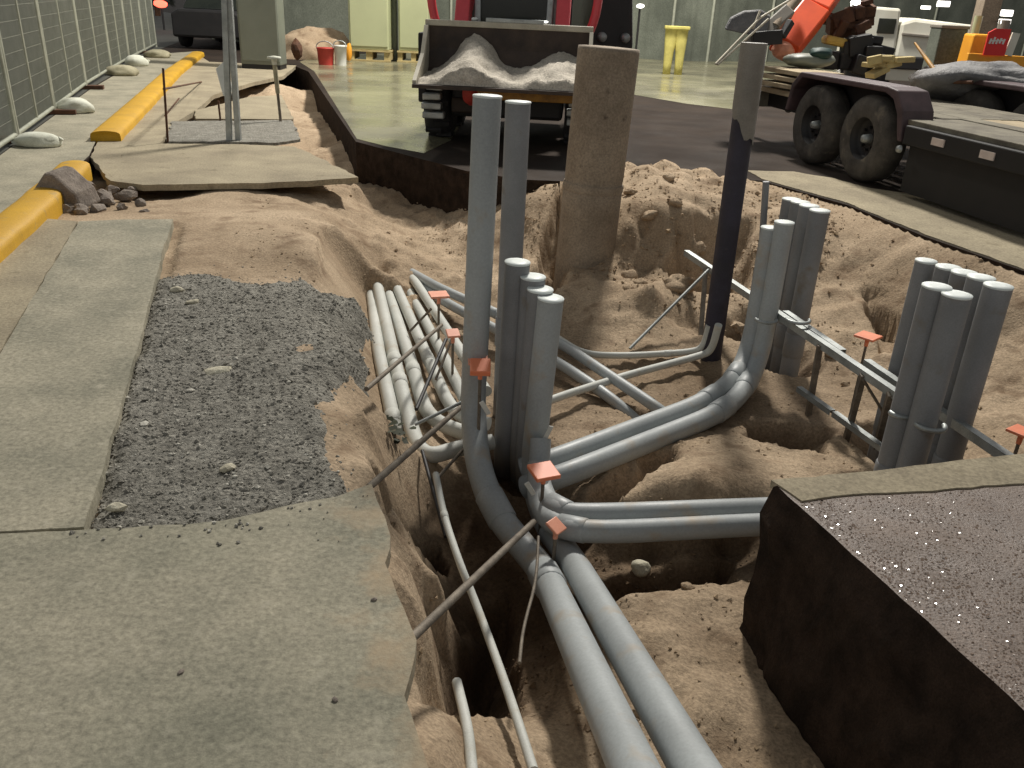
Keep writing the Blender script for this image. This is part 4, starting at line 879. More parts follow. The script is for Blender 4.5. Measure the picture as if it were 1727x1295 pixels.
# ------------------------------------------------------------------ compact loader with a raised bucket of sand
LO = Vector((-0.205,9.777,0.000)); LR = rad(-3)
T = Matrix.Translation(LO) @ Matrix.Rotation(LR, 4, 'Z')       # x right, y away, front faces the dig
t = thing('compact_loader', 'red and grey compact loader facing the dig with sand in its wide bucket', 'loader', LO)
for s in (-1, 1):
    for yy in (0.55, 1.55):
        w = obj('wheel', MB(T).lathe([(0.20, -0.15), (0.37, -0.15), (0.41, -0.10), (0.41, 0.10), (0.37, 0.15), (0.20, 0.15)], (s * 0.80, yy, 0.41), 28, (1, 0, 0)), 'black', t)
        tr = MB(T)
        for k in range(22):
            a = 2 * math.pi * k / 22
            tr.box((s * 0.80 + (0.05 if k % 2 else -0.05), yy + 0.41 * math.cos(a), 0.41 + 0.41 * math.sin(a)), (0.18, 0.05, 0.05), Matrix.Rotation(a, 3, 'X'))
        obj('tread', tr, 'black', w)
        obj('rim', MB(T).lathe([(0.0, 0), (0.08, 0.0), (0.17, -0.05), (0.21, 0.02)], (s * 0.955, yy, 0.41), 24, (s, 0, 0)), 'ochre', w)
obj('chassis', MB(T).box((0, 1.2, 0.55), (1.25, 2.1, 0.55)), 'dark', t, 0.04)
obj('hood', MB(T).box((0, 2.1, 1.25), (1.3, 0.8, 0.9)), 'dark', t, 0.08)
obj('bumper_bar', MB(T).box((-0.35, 0.16, 0.40), (0.55, 0.12, 0.16)), 'bucket', t, 0.02)
cabf = MB(T)
for s in (-1, 1):
    cabf.bar((s * 0.40, 0.62, 0.8), (s * 0.42, 0.72, 2.3), 0.07, 0.07, (0, 1, 0)); cabf.bar((s * 0.45, 1.7, 0.8), (s * 0.45, 1.7, 2.3), 0.07, 0.07, (0, 1, 0))
cabf.box((0, 1.2, 2.32), (1.0, 1.25, 0.08))
obj('cab_frame', cabf, 'steel', t, 0.01)
obj('cab_glass', MB(T).box((0, 0.70, 1.55), (0.76, 0.02, 1.3)), 'glass', t)
obj('seat', MB(T).box((0.05, 1.3, 1.15), (0.5, 0.5, 0.14)).box((0.05, 1.55, 1.5), (0.5, 0.12, 0.7)), 'dark', t, 0.03)
for s in (-1, 1):
    arm = [(s * 0.56, 2.2, 1.75), (s * 0.56, 1.3, 1.95), (s * 0.56, 0.55, 1.55), (s * 0.56, 0.2, 0.95), (s * 0.56, 0.34, 0.85), (s * 0.56, 0.72, 1.30), (s * 0.56, 1.35, 1.68), (s * 0.56, 2.2, 1.5)]
    obj('lift_arm', MB(T).extr(arm, (1, 0, 0), (-0.08, 0, 0), 0.16), 'red', t, 0.02)
    g = [(s * 0.70 + 0.15 * s * math.sin(a) * 1.6, 0.62, 1.05 + 0.55 * (1 - math.cos(a))) for a in [k * math.pi / 16 for k in range(9)]]
    obj('arm_fender', MB(T).tube(g, 0.05, 8), 'red', t)
    obj('hydraulic_ram', MB(T).tube([(s * 0.38, 0.35, 0.7), (s * 0.38, 0.1, 1.3)], 0.035, 10), 'steel', t)
BW = 1.76
bk = MB(T)
prof = [(0.02, 1.22), (0.03, 1.0), (-0.02, 0.80), (-0.18, 0.70), (-0.80, 0.68), (-0.80, 0.655), (-0.16, 0.67), (0.02, 0.77), (0.06, 1.0), (0.05, 1.22)]
bk.extr([(-BW / 2, y, z) for y, z in prof], (1, 0, 0), (0, 0, 0), BW)
b = obj('bucket', bk, 'bucket', t)
for s in (-1, 1):
    obj('side_plate', MB(T).extr([(s * BW / 2, 0.05, 1.22), (s * BW / 2, -0.06, 1.22), (s * BW / 2, -0.30, 0.95), (s * BW / 2, -0.80, 0.72), (s * BW / 2, -0.80, 0.655), (s * BW / 2, 0.0, 0.70)], (1, 0, 0), (-0.02, 0, 0), 0.04), 'bucket_edge', b)
obj('side_guard', MB(T).box((-BW / 2 - 0.06, 0.18, 0.78), (0.09, 0.30, 0.72)), 'skirt', t, 0.02)
obj('top_lip', MB(T).box((0, 0.035, 1.245), (BW + 0.04, 0.07, 0.06)), 'bucket_edge', b, 0.008)
obj('latch_bar', MB(T).box((0.06, 0.03, 1.295), (0.62, 0.05, 0.04)), 'steel', b, 0.006)
obj('cutting_edge', MB(T).box((0, -0.80, 0.668), (BW + 0.03, 0.10, 0.035)), 'bucket', b)
obj('bucket_underside', MB(T).box((0.32, -0.35, 0.60), (1.15, 0.5, 0.10)), 'ochre', b, 0.01)
obj('hitch_plate', MB(T).box((0.0, 0.12, 0.85), (1.1, 0.08, 0.5)), 'ochre', b, 0.01)
obj('red_hose_cover', MB(T).rock((-0.38, -0.05, 0.55), (0.10, 0.10, 0.13), 3, 3, 0.1), 'red_dull', t)
for s in (-1, 1):
    q = MB(T)
    for k in range(5): q.box((s * 0.80 + 0.02 * math.sin(k * 5), -0.02 - 0.02 * k % 0.05, 0.30 + 0.10 * k), (0.24 - 0.02 * k, 0.14, 0.07), Matrix.Rotation(0.1 * math.sin(k * 3), 3, 'Y'))
    obj('headlight_guard', q, 'steel', t, 0.012)
NX, NY = 60, 22
vs = []
for j in range(NY + 1):
    for i in range(NX + 1):
        x = -0.855 + 1.71 * i / NX; y = -0.80 + 0.80 * j / NY
        hgt = 0.70 + 0.40 * math.exp(-((x + 0.34) / 0.27) ** 2) * (0.35 + 0.65 * j / NY) + 0.24 * math.exp(-((x - 0.58) / 0.36) ** 2) * (0.3 + 0.7 * j / NY) + 0.06 * j / NY
        hgt += float(fbm(x * 6, y * 6, 61, 3)) * 0.05 + float(fbm(x * 22, y * 22, 65, 3)) * 0.03
        if j == 0: hgt = 0.69
        vs.append((x, y, hgt))
fsx = [(j * (NX + 1) + i, j * (NX + 1) + i + 1, (j + 1) * (NX + 1) + i + 1, (j + 1) * (NX + 1) + i) for j in range(NY) for i in range(NX)]
single('sand_load', MB(T).add(vs, fsx, True), 'grit', 'heap of pale sand lying in the raised loader bucket', 'sand heap', origin=LO + Vector((0, -0.4, 0.7)))

# black machine with round lamps behind the pier
p = (1.058,11.558,1.319); T = Matrix.Translation((p[0], p[1], 0)) @ Matrix.Rotation(0.15, 4, 'Z')
t = thing('black_machine', 'black machine with two small round lamps standing behind the concrete pier', 'machine', (p[0], p[1], 0))
obj('body', MB(T).extr([(-0.28, 0, 0.95), (-0.24, 0, 1.65), (0.22, 0, 1.75), (0.30, 0, 1.0), (0.2, 0, 0.88)], (0, 1, 0), (0, 0, 0), 0.8), 'dark', t, 0.05)
obj('frame', MB(T).box((0, 0.5, 0.45), (0.5, 0.7, 0.9)), 'dark', t, 0.03)
obj('hood_top', MB(T).box((0.0, 0.35, 1.76), (0.5, 0.7, 0.05), Matrix.Rotation(-0.2, 3, 'Y')), 'steel', t, 0.02)
for s in (-1, 1): obj('lamp', MB(T).lathe([(0.0, -0.02), (0.05, -0.02), (0.06, 0.03), (0.06, 0.08)], (s * 0.15 + 0.02, -0.07, 1.12), 14, (0, 1, 0)), 'steel', t)

# grey panel left of it
x = (0.818,14.479,1.465,0.352,0.995)
t = thing('slim_cabinet', 'narrow upright grey cabinet between the red loader arm and the black machine', 'cabinet', (x[0], x[1], 0))
obj('body', MB().box((x[0], x[1], 1.25), (x[3], 0.25, 2.5)), 'grey_green', t, 0.02)
obj('foot', MB().box((x[0], x[1], 0.04), (x[3] + 0.2, 0.4, 0.08)), 'steel', t)

# ------------------------------------------------------------------ equipment trailer
ax = Vector((0.212, -0.977, 0)).normalized(); ay = Vector((0.977, 0.212, 0)).normalized()
TO = Vector((3.151,9.045,0.000))
T = Matrix((ax, ay, Vector((0, 0, 1)))).transposed().to_4x4(); T.translation = TO
t = thing('equipment_trailer', 'long black tandem axle trailer with plank deck parked at the edge of the dig', 'trailer', TO)
for xx in (-0.47, 0.50):
    for yy in (0.16, 2.02):
        w = obj('wheel', MB(T).lathe([(0.20, -0.12), (0.24, -0.135), (0.36, -0.13), (0.405, -0.09), (0.41, 0.0), (0.405, 0.09), (0.36, 0.13), (0.24, 0.135), (0.20, 0.12)], (xx, yy, 0.41), 36, (0, 1, 0), False), 'tyre', t)
        obj('rim', MB(T).lathe([(0.235, -0.128), (0.205, -0.115), (0.19, -0.05), (0.17, -0.02), (0.10, -0.03), (0.0, -0.03)], (xx, yy, 0.41), 28, (0, 1, 0), False), 'dark', w)
        nb = MB(T)
        for k in range(8): nb.lathe([(0.014, -0.03), (0.014, 0.0)], (xx + 0.105 * math.cos(k * math.pi / 4), yy - 0.035, 0.41 + 0.105 * math.sin(k * math.pi / 4)), 6, (0, 1, 0))
        obj('lug_nuts', nb, 'skirt', w)
        obj('hub_cap', MB(T).lathe([(0.0, -0.115), (0.035, -0.11), (0.045, -0.05), (0.05, 0.02)], (xx, yy, 0.41), 16, (0, 1, 0)), 'steel', w)
# fender: drop shape over both wheels
fo = [(-1.02, 0.50), (-0.96, 0.78), (-0.80, 0.92), (0.80, 0.92), (0.96, 0.90), (1.10, 0.74), (1.16, 0.48), (1.10, 0.48), (1.02, 0.70), (0.92, 0.82), (0.78, 0.865), (-0.76, 0.865), (-0.90, 0.74), (-0.96, 0.50)]
for yy in (0.0, 1.86):
    f = obj('fender', MB(T).extr([(x_, yy, z_) for x_, z_ in fo], (0, 1, 0), (0, 0, 0), 0.32), 'maroon' if yy > 1 else 'maroon', t, 0.012)
    obj('inner_panel', MB(T).extr([(x_, yy + 0.30, z_) for x_, z_ in [(-0.98, 0.50), (-0.9, 0.86), (0.95, 0.86), (1.1, 0.50), (1.1, 0.40), (-0.98, 0.40)]], (0, 1, 0), (0, 0, 0), 0.02), 'dark', f)
for yy in (0.40, 1.80):
    obj('frame_rail', MB(T).box((1.6, yy, 0.52), (8.4, 0.10, 0.20)), 'dark', t, 0.01)
obj('side_rail', MB(T).box((3.7, 0.02, 0.55), (5.0, 0.06, 0.16)), 'skirt', t, 0.01)
obj('side_skirt', MB(T).box((3.7, 0.10, 0.27), (5.0, 0.04, 0.44)), 'skirt', t)
obj('side_rail', MB(T).box((3.7, 2.16, 0.55), (5.0, 0.06, 0.16)), 'dark', t, 0.01)
obj('deck', MB(T).box((-1.65, 1.10, 0.64), (1.0, 1.9, 0.06)), 'plank', t, 0.006)
obj('deck_light_block', MB(T).box((3.55, 1.10, 0.60), (5.1, 2.0, 0.04)), 'dark', t)  # solid sheet added below the planks to block light through their gaps
for k in range(10):
    y0 = 0.16 + k * 0.21
    obj('deck_plank', MB(T).box((3.55, y0, 0.648 - 0.004 * (k % 3)), (5.1, 0.195, 0.045)), 'plank' if k in (4, 5, 8, 9) else 'plank_grey', t, 0.006)
for k in range(5):
    y0 = 0.62 + k * 0.25
    obj('deck_plank', MB(T).box((0.0, y0, 0.648), (2.0, 0.235, 0.045)), 'plank_grey', t, 0.006)
obj('axle', MB(T).tube([(-0.47, 0.2, 0.41), (-0.47, 1.95, 0.41)], 0.05, 10), 'dark', t); obj('axle', MB(T).tube([(0.50, 0.2, 0.41), (0.50, 1.95, 0.41)], 0.05, 10), 'dark', t)
for xx, z_, m_ in ((1.68, 0.555, 'reflector'), (2.28, 0.55, 'reflector'), (3.55, 0.55, 'reflector')):
    obj('reflector', MB(T).box((xx, -0.014, z_), (0.16, 0.012, 0.06)), m_, t)
obj('side_lamp', MB(T).lathe([(0.0, -0.03), (0.03, -0.025), (0.035, 0)], (1.18, -0.0, 0.42), 12, (0, 1, 0)), 'steel', t)
obj('tail_beam', MB(T).box((-2.15, 1.1, 0.50), (0.08, 2.1, 0.18)), 'plank_grey', t, 0.008)
for k, yy in enumerate((0.1, 0.35, 0.7)):
    obj('tail_lamp', MB(T).lathe([(0.0, -0.03), (0.045, -0.02), (0.05, 0.02)], (-2.2 , yy, 0.56 - 0.09 * k), 12, (-1, 0, 0)), 'steel', t)
GP = 'loose boards on the rear of the trailer'
for k, lab in enumerate(('top loose tan board stacked on the rear of the trailer', 'middle loose tan board stacked on the rear of the trailer', 'lowest loose tan board stacked on the rear of the trailer')):
    single('loose_board', MB(T).box((-1.55 + 0.04 * k, 0.42 - 0.02 * k, 0.87 - 0.075 * k), (0.95, 0.55, 0.05), Matrix.Rotation(0.06 * k, 3, 'Z')), 'plank', lab, 'board', GP, 0.006, origin=T @ Vector((-1.55, 0.4, 0.8)))
# frame under the loose boards
single('timber_block', MB(T).box((-1.5, 0.40, 0.67), (0.5, 0.4, 0.02)), 'plank_grey', 'thin grey timber pad under the loose boards on the trailer', 'timber', None, 0, origin=T @ Vector((-1.5, .4, .67)))
# ------------------------------------------------------------------ small excavator riding on the trailer
E0 = Vector((4.315,12.338,1.102)); E0.z = 0.67
t = thing('mini_excavator', 'small orange excavator with its grey bucket folded at the rear of the trailer', 'excavator', E0)
def bq(a, b, w, h, m, name, par, bev=0.01): return obj(name, MB().bar(a, b, w, h), m, par, bev)
boom = obj('boom', MB().bar((3.212,11.451,1.083), (3.629,11.867,1.518), 0.30, 0.36, (1, 0, 0)).bar((3.629,11.867,1.518), (4.190,12.575,2.109), 0.28, 0.34, (1, 0, 0)), 'orange', t, 0.02)
obj('boom_foot', MB().rock((3.212,11.444,1.070), (0.15, 0.15, 0.13), 5, 2, 0.15), 'pink_cap', t)
obj('boom_ram', MB().tube([(2.994,11.232,1.327), (3.357,11.626,1.712)], 0.06, 12), 'pier', t)
bucket_pts = [(2.366,11.099,1.278), (2.431,11.160,1.411), (2.599,11.198,1.496), (2.798,11.208,1.517), (2.915,11.181,1.457), (2.857,11.061,1.194), (2.654,11.081,1.237)]
obj('bucket', MB().extr(bucket_pts, (0.2, 1, 0), (0, 0, 0), 0.5), 'tarp', t, 0.02)
obj('arm', MB().bar((2.688,11.124,1.090), (3.189,11.422,1.505), 0.18, 0.16, (1, 0, 0)), 'sleeve', t, 0.02)
obj('linkage', MB().bar((2.673,10.950,1.190), (3.026,10.968,1.231), 0.10, 0.16).bar((3.026,10.968,1.231), (3.130,11.046,1.403), 0.08, 0.08), 'dark', t, 0.01)
for a, b in (((2.211,10.605,0.914), (2.733,10.948,1.427)), ((2.232,10.603,0.908), (2.832,10.944,1.418)), ((2.733,10.948,1.427), (3.226,11.287,1.691)), ((2.730,10.982,1.503), (2.655,10.894,1.309))):
    obj('hose', MB().tube([a, b], 0.014, 8), 'hose', t)
obj('hood', MB().box((4.006,11.934,1.180), (0.34, 0.25, 0.11), Euler((0, 0.15, 0)).to_matrix()), 'hood_yellow', t, 0.045)
eng = MB()
for k in range(16):
    eng.box(Vector((4.306,12.236,1.362)) + Vector((R_.uniform(-.28, .30), R_.uniform(-.2, .3), R_.uniform(-.28, .32))), (R_.uniform(.08, .26), .2, R_.uniform(.06, .22)), Euler((R_.uniform(-.3, .3), R_.uniform(-.5, .5), 0)).to_matrix())
obj('engine', eng, 'rust', t, 0.01)
eng = MB()
for k in range(9):
    eng.box(Vector((4.473,11.898,1.101)) + Vector((R_.uniform(-.35, .35), R_.uniform(-.2, .2), R_.uniform(-.20, .12))), (R_.uniform(.12, .34), .2, R_.uniform(.1, .25)), Euler((0, R_.uniform(-.4, .4), 0)).to_matrix())
obj('track_unit', eng, 'dark', t, 0.02)
for k in range(4):
    obj('track', MB().box(Vector((4.249,11.830,0.951)) + Vector((0.2 * k - 0.3, 0.1, 0)), (0.18, 0.3, 0.22)), 'black', t, 0.03)
# things lying on the deck
GDK = 'bits and pieces lying on the trailer'
single('cloth_bag', MB().rock((3.426,10.966,0.983), (0.30, 0.2, 0.085), 31, 3, 0.2), 'grey_green', 'pale green grey bag lying on the trailer behind the fender', 'bag', GDK)
single('cap_hat', MB().rock((3.501,10.895,1.070), (0.13, 0.12, 0.07), 32, 3, 0.25), 'teal', 'dark teal bundle lying on the pale green bag', 'bundle', GDK)
mb = MB()
for k in range(9): mb.box(Vector((4.343,10.953,0.955)) + Vector((R_.uniform(-.22, .22), R_.uniform(-.1, .1), R_.uniform(-.08, .09))), (R_.uniform(.14, .26), .16, R_.uniform(.05, .10)), Euler((0, R_.uniform(-.4, .4), R_.uniform(-.4, .4))).to_matrix())
single('timber_scraps', mb, 'wood', 'pile of straw coloured timber scraps by the engine parts on the trailer', 'timber', GDK, 0.01, origin=(4.343,10.953,0.955))
single('grey_tarp', MB().rock((5.164,10.251,0.860), (0.75, 0.5, 0.22), 34, 4, 0.45, -0.5), 'tarp', 'crumpled grey tarp heaped along the far side of the trailer', 'tarp', GDK)
single('pry_bar', MB().tube([(4.665,11.078,1.229), (4.655,10.286,0.937), (4.676,10.158,0.897)], [0.012, 0.028, 0.03], 8), 'ochre', 'long leaning brown bar standing on the trailer deck', 'bar', GDK)
single('rust_chain', MB().tube([(4.468,10.054,0.909), (4.644,9.930,0.877), (4.800,9.718,0.895)], 0.022, 6), 'rust', 'rusty chain lying on the grey deck beside the brown bar', 'chain', GDK)

# ------------------------------------------------------------------ electrical cabinets and bits at the back
def cabinet(lab, x, m, depth, h, base):
    cx, cy, cz, w, hh = x
    t = thing('electrical_cabinet', lab, 'cabinet', (cx, cy, 0), 'upright cabinets at the back of the site')
    obj('body', MB().box((cx, cy + depth / 2, base + h / 2), (w, depth, h)), m, t, 0.02)
    obj('door', MB().box((cx + 0.01, cy - 0.012, base + h / 2 + 0.02), (w * 0.93, 0.024, h * 0.96)), m, t, 0.006)
    obj('handle', MB().box((cx + w * 0.36, cy - 0.04, base + h * 0.55), (0.03, 0.03, 0.22)), 'steel', t, 0.006)
    if base > 0.1:
        pl = MB()
        for k in (-1, 0, 1): pl.box((cx + k * w * 0.46, cy + depth / 2, base * 0.5), (w * 0.16, depth, base * 0.7))
        pl.box((cx, cy + depth / 2, base * 0.92), (w * 1.1, depth + 0.1, base * 0.15)).box((cx, cy - 0.03, base * 0.08), (w * 1.1, 0.1, base * 0.14))
        single('pallet', pl, 'wood', 'wooden pallet under the ' + lab, 'pallet', 'pallets under the pale cabinets', origin=(cx, cy, 0))
    else:
        obj('plinth', MB().box((cx, cy + depth / 2, base / 2 + 0.02), (w * 0.97, depth * 0.98, 0.14)), 'dark', t)
cabinet('large grey green cabinet behind the galvanised posts', (-5.407,18.294,0.677,0.810,1.465), 'grey_green', 0.5, 2.8, 0.08)
cabinet('left of the two pale cream cabinets', (-3.807,21.834,0.734,0.948,1.492), 'pale_green', 0.7, 2.9, 0.26)
cabinet('right of the two pale cream cabinets, partly behind the loader', (-2.766,22.064,0.758,0.715,1.538), 'pale_green', 0.7, 2.9, 0.26)
single('cabinet_conduit', MB().box((-3.301,22.564,1.375,0.000,0.000)[:2] + (1.4,), (0.14, 0.3, 2.8)), 'grey_green', 'grey upright post between the two pale cream cabinets', 'post', None, 0.01)
def pail(lab, c, r, h, m):
    c = Vector((c[0], c[1], 0.0)); t = thing('pail', lab, 'pail', c, 'pails beside the pale cabinets')
    obj('shell', MB().lathe([(r * 0.86, 0), (r, h * 0.92), (r * 1.06, h * 0.93), (r * 1.06, h), (0.0, h)], c, 20), m, t)
    obj('handle', MB().tube([c + Vector((r * math.cos(a), -r * 0.4, h + r * 0.7 * math.sin(a))) for a in [k * math.pi / 10 for k in range(11)]], 0.012, 6), 'steel', t)
pail('red pail beside the pale cabinets', (-4.499,20.202,0.000), 0.19, 0.36, 'red_dull')
pail('white pail between the red pail and the pale cabinet', (-4.170,20.225,0.000), 0.14, 0.42, 'white')
single('jug', MB().rock(Vector((-4.214,21.412,0.000)) + Vector((0, 0, 0.2)), (0.07, 0.07, 0.2), 3, 3, 0.2), 'amber', 'small amber jug tucked against the left pale cabinet', 'jug')
# heap of dirt by the cabinets
dp = (-5.416,22.371,0.000); mb = MB(); mb.rock((dp[0], dp[1], 0.0), (1.0, 0.8, 0.62), 44, 4, 0.35); mb.v = [Vector((v.x, v.y, max(v.z, -0.05))) for v in mb.v]
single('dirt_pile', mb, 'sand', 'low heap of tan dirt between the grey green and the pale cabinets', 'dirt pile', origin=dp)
stone('dark lump leaning on the dirt heap', (-5.039,19.774,0.309), (0.12, 0.1, 0.2), 'rust', 71, 0.0, 'dark_lump', None, 'lump', 2)
# parked dark car far left with a red lamp
cp_ = Vector((-8.213,23.306,0.000)); T = Matrix.Translation(cp_)
t = thing('parked_car', 'dark parked car beyond the end of the yellow kerb', 'car', cp_)
obj('body', MB(T).extr([(-0.9, 0, 0.28), (-0.9, 0, 0.85), (-0.7, 0, 0.95), (0.7, 0, 0.95), (0.9, 0, 0.85), (0.9, 0, 0.28)], (0, 1, 0), (0, 0, 0), 4.2), 'dark', t, 0.06)
obj('cabin', MB(T).extr([(-0.78, 0.5, 0.95), (-0.6, 0.9, 1.45), (0.6, 0.9, 1.45), (0.78, 0.5, 0.95)], (0, 1, 0), (0, 0, 0), 2.4), 'glass', t, 0.05)
for s in (-1, 1):
    for yy in (0.7, 3.4): obj('wheel', MB(T).lathe([(0.0, -0.1), (0.3, -0.1), (0.32, 0), (0.3, 0.1), (0, 0.1)], (s * 0.82, yy, 0.32), 20, (1, 0, 0)), 'black', t)
x = (-13.034,32.653,0.862); t = thing('traffic_lamp', 'glowing red lamp in the dark street beyond the fence', 'lamp', (x[0], x[1], 0))
obj('pole', MB().tube([(x[0], x[1], 0), (x[0], x[1], x[2])], 0.04, 8), 'dark', t)
obj('lens', MB().rock((x[0], x[1] - 0.05, x[2]), (0.26, 0.06, 0.13), 2, 3, 0.15), 'lamp_red', t)

# ------------------------------------------------------------------ screen fence at the back with hanging trousers
bf = [(-9.769,28.236,0.000), (-6.886,25.711,0.000), (-4.937,26.107,0.000), (-2.384,28.289,0.000), (0.207,28.406,0.000), (2.820,28.523,0.000), (4.364,27.877,0.000), (5.587,28.166,0.000), (7.776,29.674,0.000), (11.058,31.936,0.000), (15.189,34.782,0.000), (20.889,38.710,0.000), (26.287,40.060,0.000)]
for i in range(len(bf) - 1):
    a = Vector(bf[i]); b = Vector(bf[i + 1]); H = 3.4
    lab = ['screened fence panel behind the grey green cabinet', 'screened fence panel behind the dirt heap', 'screened fence panel behind the pale cabinets', 'screened fence panel behind the left half of the loader', 'screened fence panel behind the right half of the loader', 'screened fence panel just right of the black machine', 'screened fence panel with the yellow trousers hung on it', 'screened fence panel behind the navy post', 'screened fence panel behind the orange boom', 'screened fence panel behind the left end of the white truck', 'screened fence panel behind the right end of the white truck', 'screened fence panel at the far right edge'][i]
    t = thing('screen_panel', lab, 'fence panel', a, 'screened fence along the back of the site')
    obj('post', MB().tube([a, a + Vector((0, 0, H))], 0.045, 8), 'fence', t)
    obj('rail', MB().tube([a + Vector((0, 0, H)), b + Vector((0, 0, H))], 0.03, 6), 'fence', t)
    nseg = 24; vs = []; d = (b - a); nn_ = Vector((d.y, -d.x, 0)).normalized()
    for k in range(nseg + 1):
        p = a.lerp(b, k / nseg) - nn_ * (0.06 + 0.05 * float(fbm(np.float64(k * 0.6 + i * 30), np.float64(0.3), 9, 2)))
        vs += [p + Vector((0, 0, -0.02)), p + Vector((0, 0, H - 0.05))]
    obj('shade_cloth', MB().add(vs, [(2 * k, 2 * k + 2, 2 * k + 3, 2 * k + 1) for k in range(nseg)], True), 'cloth', t)
x = (3.568,22.060,0.506,0.589,1.136); cx, cy, cz, w, h = x
t = thing('work_trousers', 'pale yellow work trousers hung upright on the screen fence', 'trousers', (cx, cy, 0))
mb = MB(); n = 14
def ring(px, z, rx, ry): return [(cx + px + rx * math.cos(2 * math.pi * k / n), cy + ry * math.sin(2 * math.pi * k / n), z) for k in range(n)]
zt = cz + h / 2
for s in (-1, 1):
    rows = [ring(s * 0.11, zt, 0.17, 0.08), ring(s * 0.12, zt - h * 0.25, 0.15, 0.10), ring(s * 0.135, zt - h * 0.5, 0.115, 0.09), ring(s * 0.14 - 0.0, zt - h * 0.75, 0.10, 0.08), ring(s * 0.14, zt - h, 0.095, 0.08)]
    vs = [p for r_ in rows for p in r_]
    mb.add(vs, [(i * n + k, i * n + (k + 1) % n, (i + 1) * n + (k + 1) % n, (i + 1) * n + k) for i in range(4) for k in range(n)] + [tuple(range(n)), tuple(range(4 * n, 5 * n))], True)
obj('trouser_cloth', mb, 'trousers', t)
obj('waistband', MB().box((cx, cy - 0.02, zt - 0.02), (w * 1.02, 0.17, 0.08)), 'trousers', t, 0.02)

# ------------------------------------------------------------------ white tank truck, barrier, lamps at the right
x = (7.912,18.524,1.185); T = Matrix.Translation((x[0], x[1], 0)) @ Matrix.Rotation(-0.12, 4, 'Z')
t = thing('pickup_truck', 'dusty white pickup truck standing behind the trailer', 'truck', (x[0], x[1], 0))
obj('bed', MB(T).extr([(-0.45, 0, 0.72), (-0.45, 0, 1.42), (-0.2, 0, 1.50), (1.25, 0, 1.40), (1.45, 0, 1.30), (1.45, 0, 0.72)], (0, 1, 0), (0, 0, 0), 1.6), 'truck', t, 0.07)
obj('bed_rail', MB(T).bar((-0.40, -0.03, 1.20), (1.42, -0.03, 1.12), 0.05, 0.05), 'sleeve', t, 0.01)
obj('wheel_arch', MB(T).lathe([(0.40, -0.02), (0.50, -0.02), (0.50, 0.05), (0.40, 0.05)], (0.9, 0.0, 0.6), 24, (0, 1, 0), False), 'skirt', t)
obj('cab', MB(T).extr([(-1.25, 0, 0.55), (-1.25, 0, 1.55), (-1.1, 0, 1.68), (-0.5, 0, 1.66), (-0.42, 0, 0.55)], (0, 1, 0), (0, 0, 0), 1.7), 'truck', t, 0.05)
obj('window', MB(T).box((-0.72, -0.012, 1.33), (0.34, 0.02, 0.28)), 'glass', t, 0.01)
obj('frame', MB(T).box((0.2, 0.6, 0.66), (3.2, 1.4, 0.24)), 'dark', t, 0.02)
obj('side_panel', MB(T).box((0.1, -0.02, 0.52), (1.3, 0.05, 0.42)), 'truck', t, 0.02)
for xx in (-0.85, 0.9): obj('wheel', MB(T).lathe([(0.0, -0.14), (0.4, -0.14), (0.45, -0.08), (0.45, 0.14), (0, 0.14)], (xx, 0.1, 0.45), 24, (0, 1, 0)), 'black', t)
obj('roof_lamp', MB(T).box((0.30, 0.1, 1.78), (0.22, 0.12, 0.10)), 'lamp_white', t, 0.01)
obj('roof_lamp', MB(T).box((-0.02, 0.1, 1.70), (0.16, 0.12, 0.06)), 'lamp_white', t, 0.01)
x = (7.024,14.097,1.108,0.528,0.420); cx, cy, cz, w, h = x
t = thing('road_barrier', 'orange yellow plastic road barrier carrying a red sign', 'barrier', (cx, cy, 0))
obj('block', MB().extr([(cx - w / 2, cy, 0), (cx - w * 0.4, cy, cz + h / 2), (cx + w * 0.4, cy, cz + h / 2), (cx + w / 2, cy, 0)], (0, 1, 0), (0, 0, 0), 0.35), 'amber', t, 0.03)
c2 = (7.160,13.601,0.982); obj('rail', MB().bar((c2[0] - 0.62, c2[1], c2[2]), (c2[0] + 0.9, c2[1] - 0.1, c2[2] - 0.02), 0.08, 0.16), 'amber', t, 0.01)
obj('rail_post', MB().box((c2[0] + 0.5, c2[1], c2[2] / 2), (0.1, 0.1, c2[2])), 'amber', t)
x = (6.878,13.493,1.229,0.313,0.363); cx, cy, cz, w, h = x
sg = obj('sign', MB().extr([(cx - w / 2, cy, cz - h / 2), (cx - w / 2, cy, cz + h * 0.34), (cx - w * 0.2, cy, cz + h / 2), (cx + w / 2, cy, cz + h / 2), (cx + w / 2, cy, cz - h / 2)], (0, 1, 0), (0, 0, 0), 0.03), 'sign_red', t)
mk = MB()
for k in range(5):       # the blurred white word on the sign
    px = cx - w * 0.34 + k * w * 0.155
    mk.box((px, cy - 0.004, cz + 0.01 + 0.01 * (k % 2)), (w * 0.09, 0.006, h * (0.20 if k != 1 else 0.26)), Matrix.Rotation(0.2, 3, 'Y'))
mk.box((cx - w * 0.02, cy - 0.003, cz + 0.02), (w * 0.70, 0.004, h * 0.05), Matrix.Rotation(-0.06, 3, 'Y'))
obj('lettering', mk, 'white', sg)
obj('white_edge', MB().box((cx + w * 0.74, cy + 0.02, cz - 0.02), (w * 0.36, 0.03, h * 0.86), Matrix.Rotation(0.12, 3, 'Y')), 'truck', sg)
x = (6.811,14.777,1.155,0.438,0.440); cx, cy, cz, w, h = x
t = thing('tool_chest', 'dark grey tool chest left of the orange barrier', 'chest', (cx, cy, 0))
obj('chest', MB().box((cx, cy + 0.2, (cz + h / 2) / 2), (w, 0.4, cz + h / 2)), 'cloth', t, 0.02); obj('lid', MB().box((cx, cy + 0.2, cz + h / 2 + 0.02), (w * 1.04, 0.44, 0.05)), 'sleeve', t, 0.01)
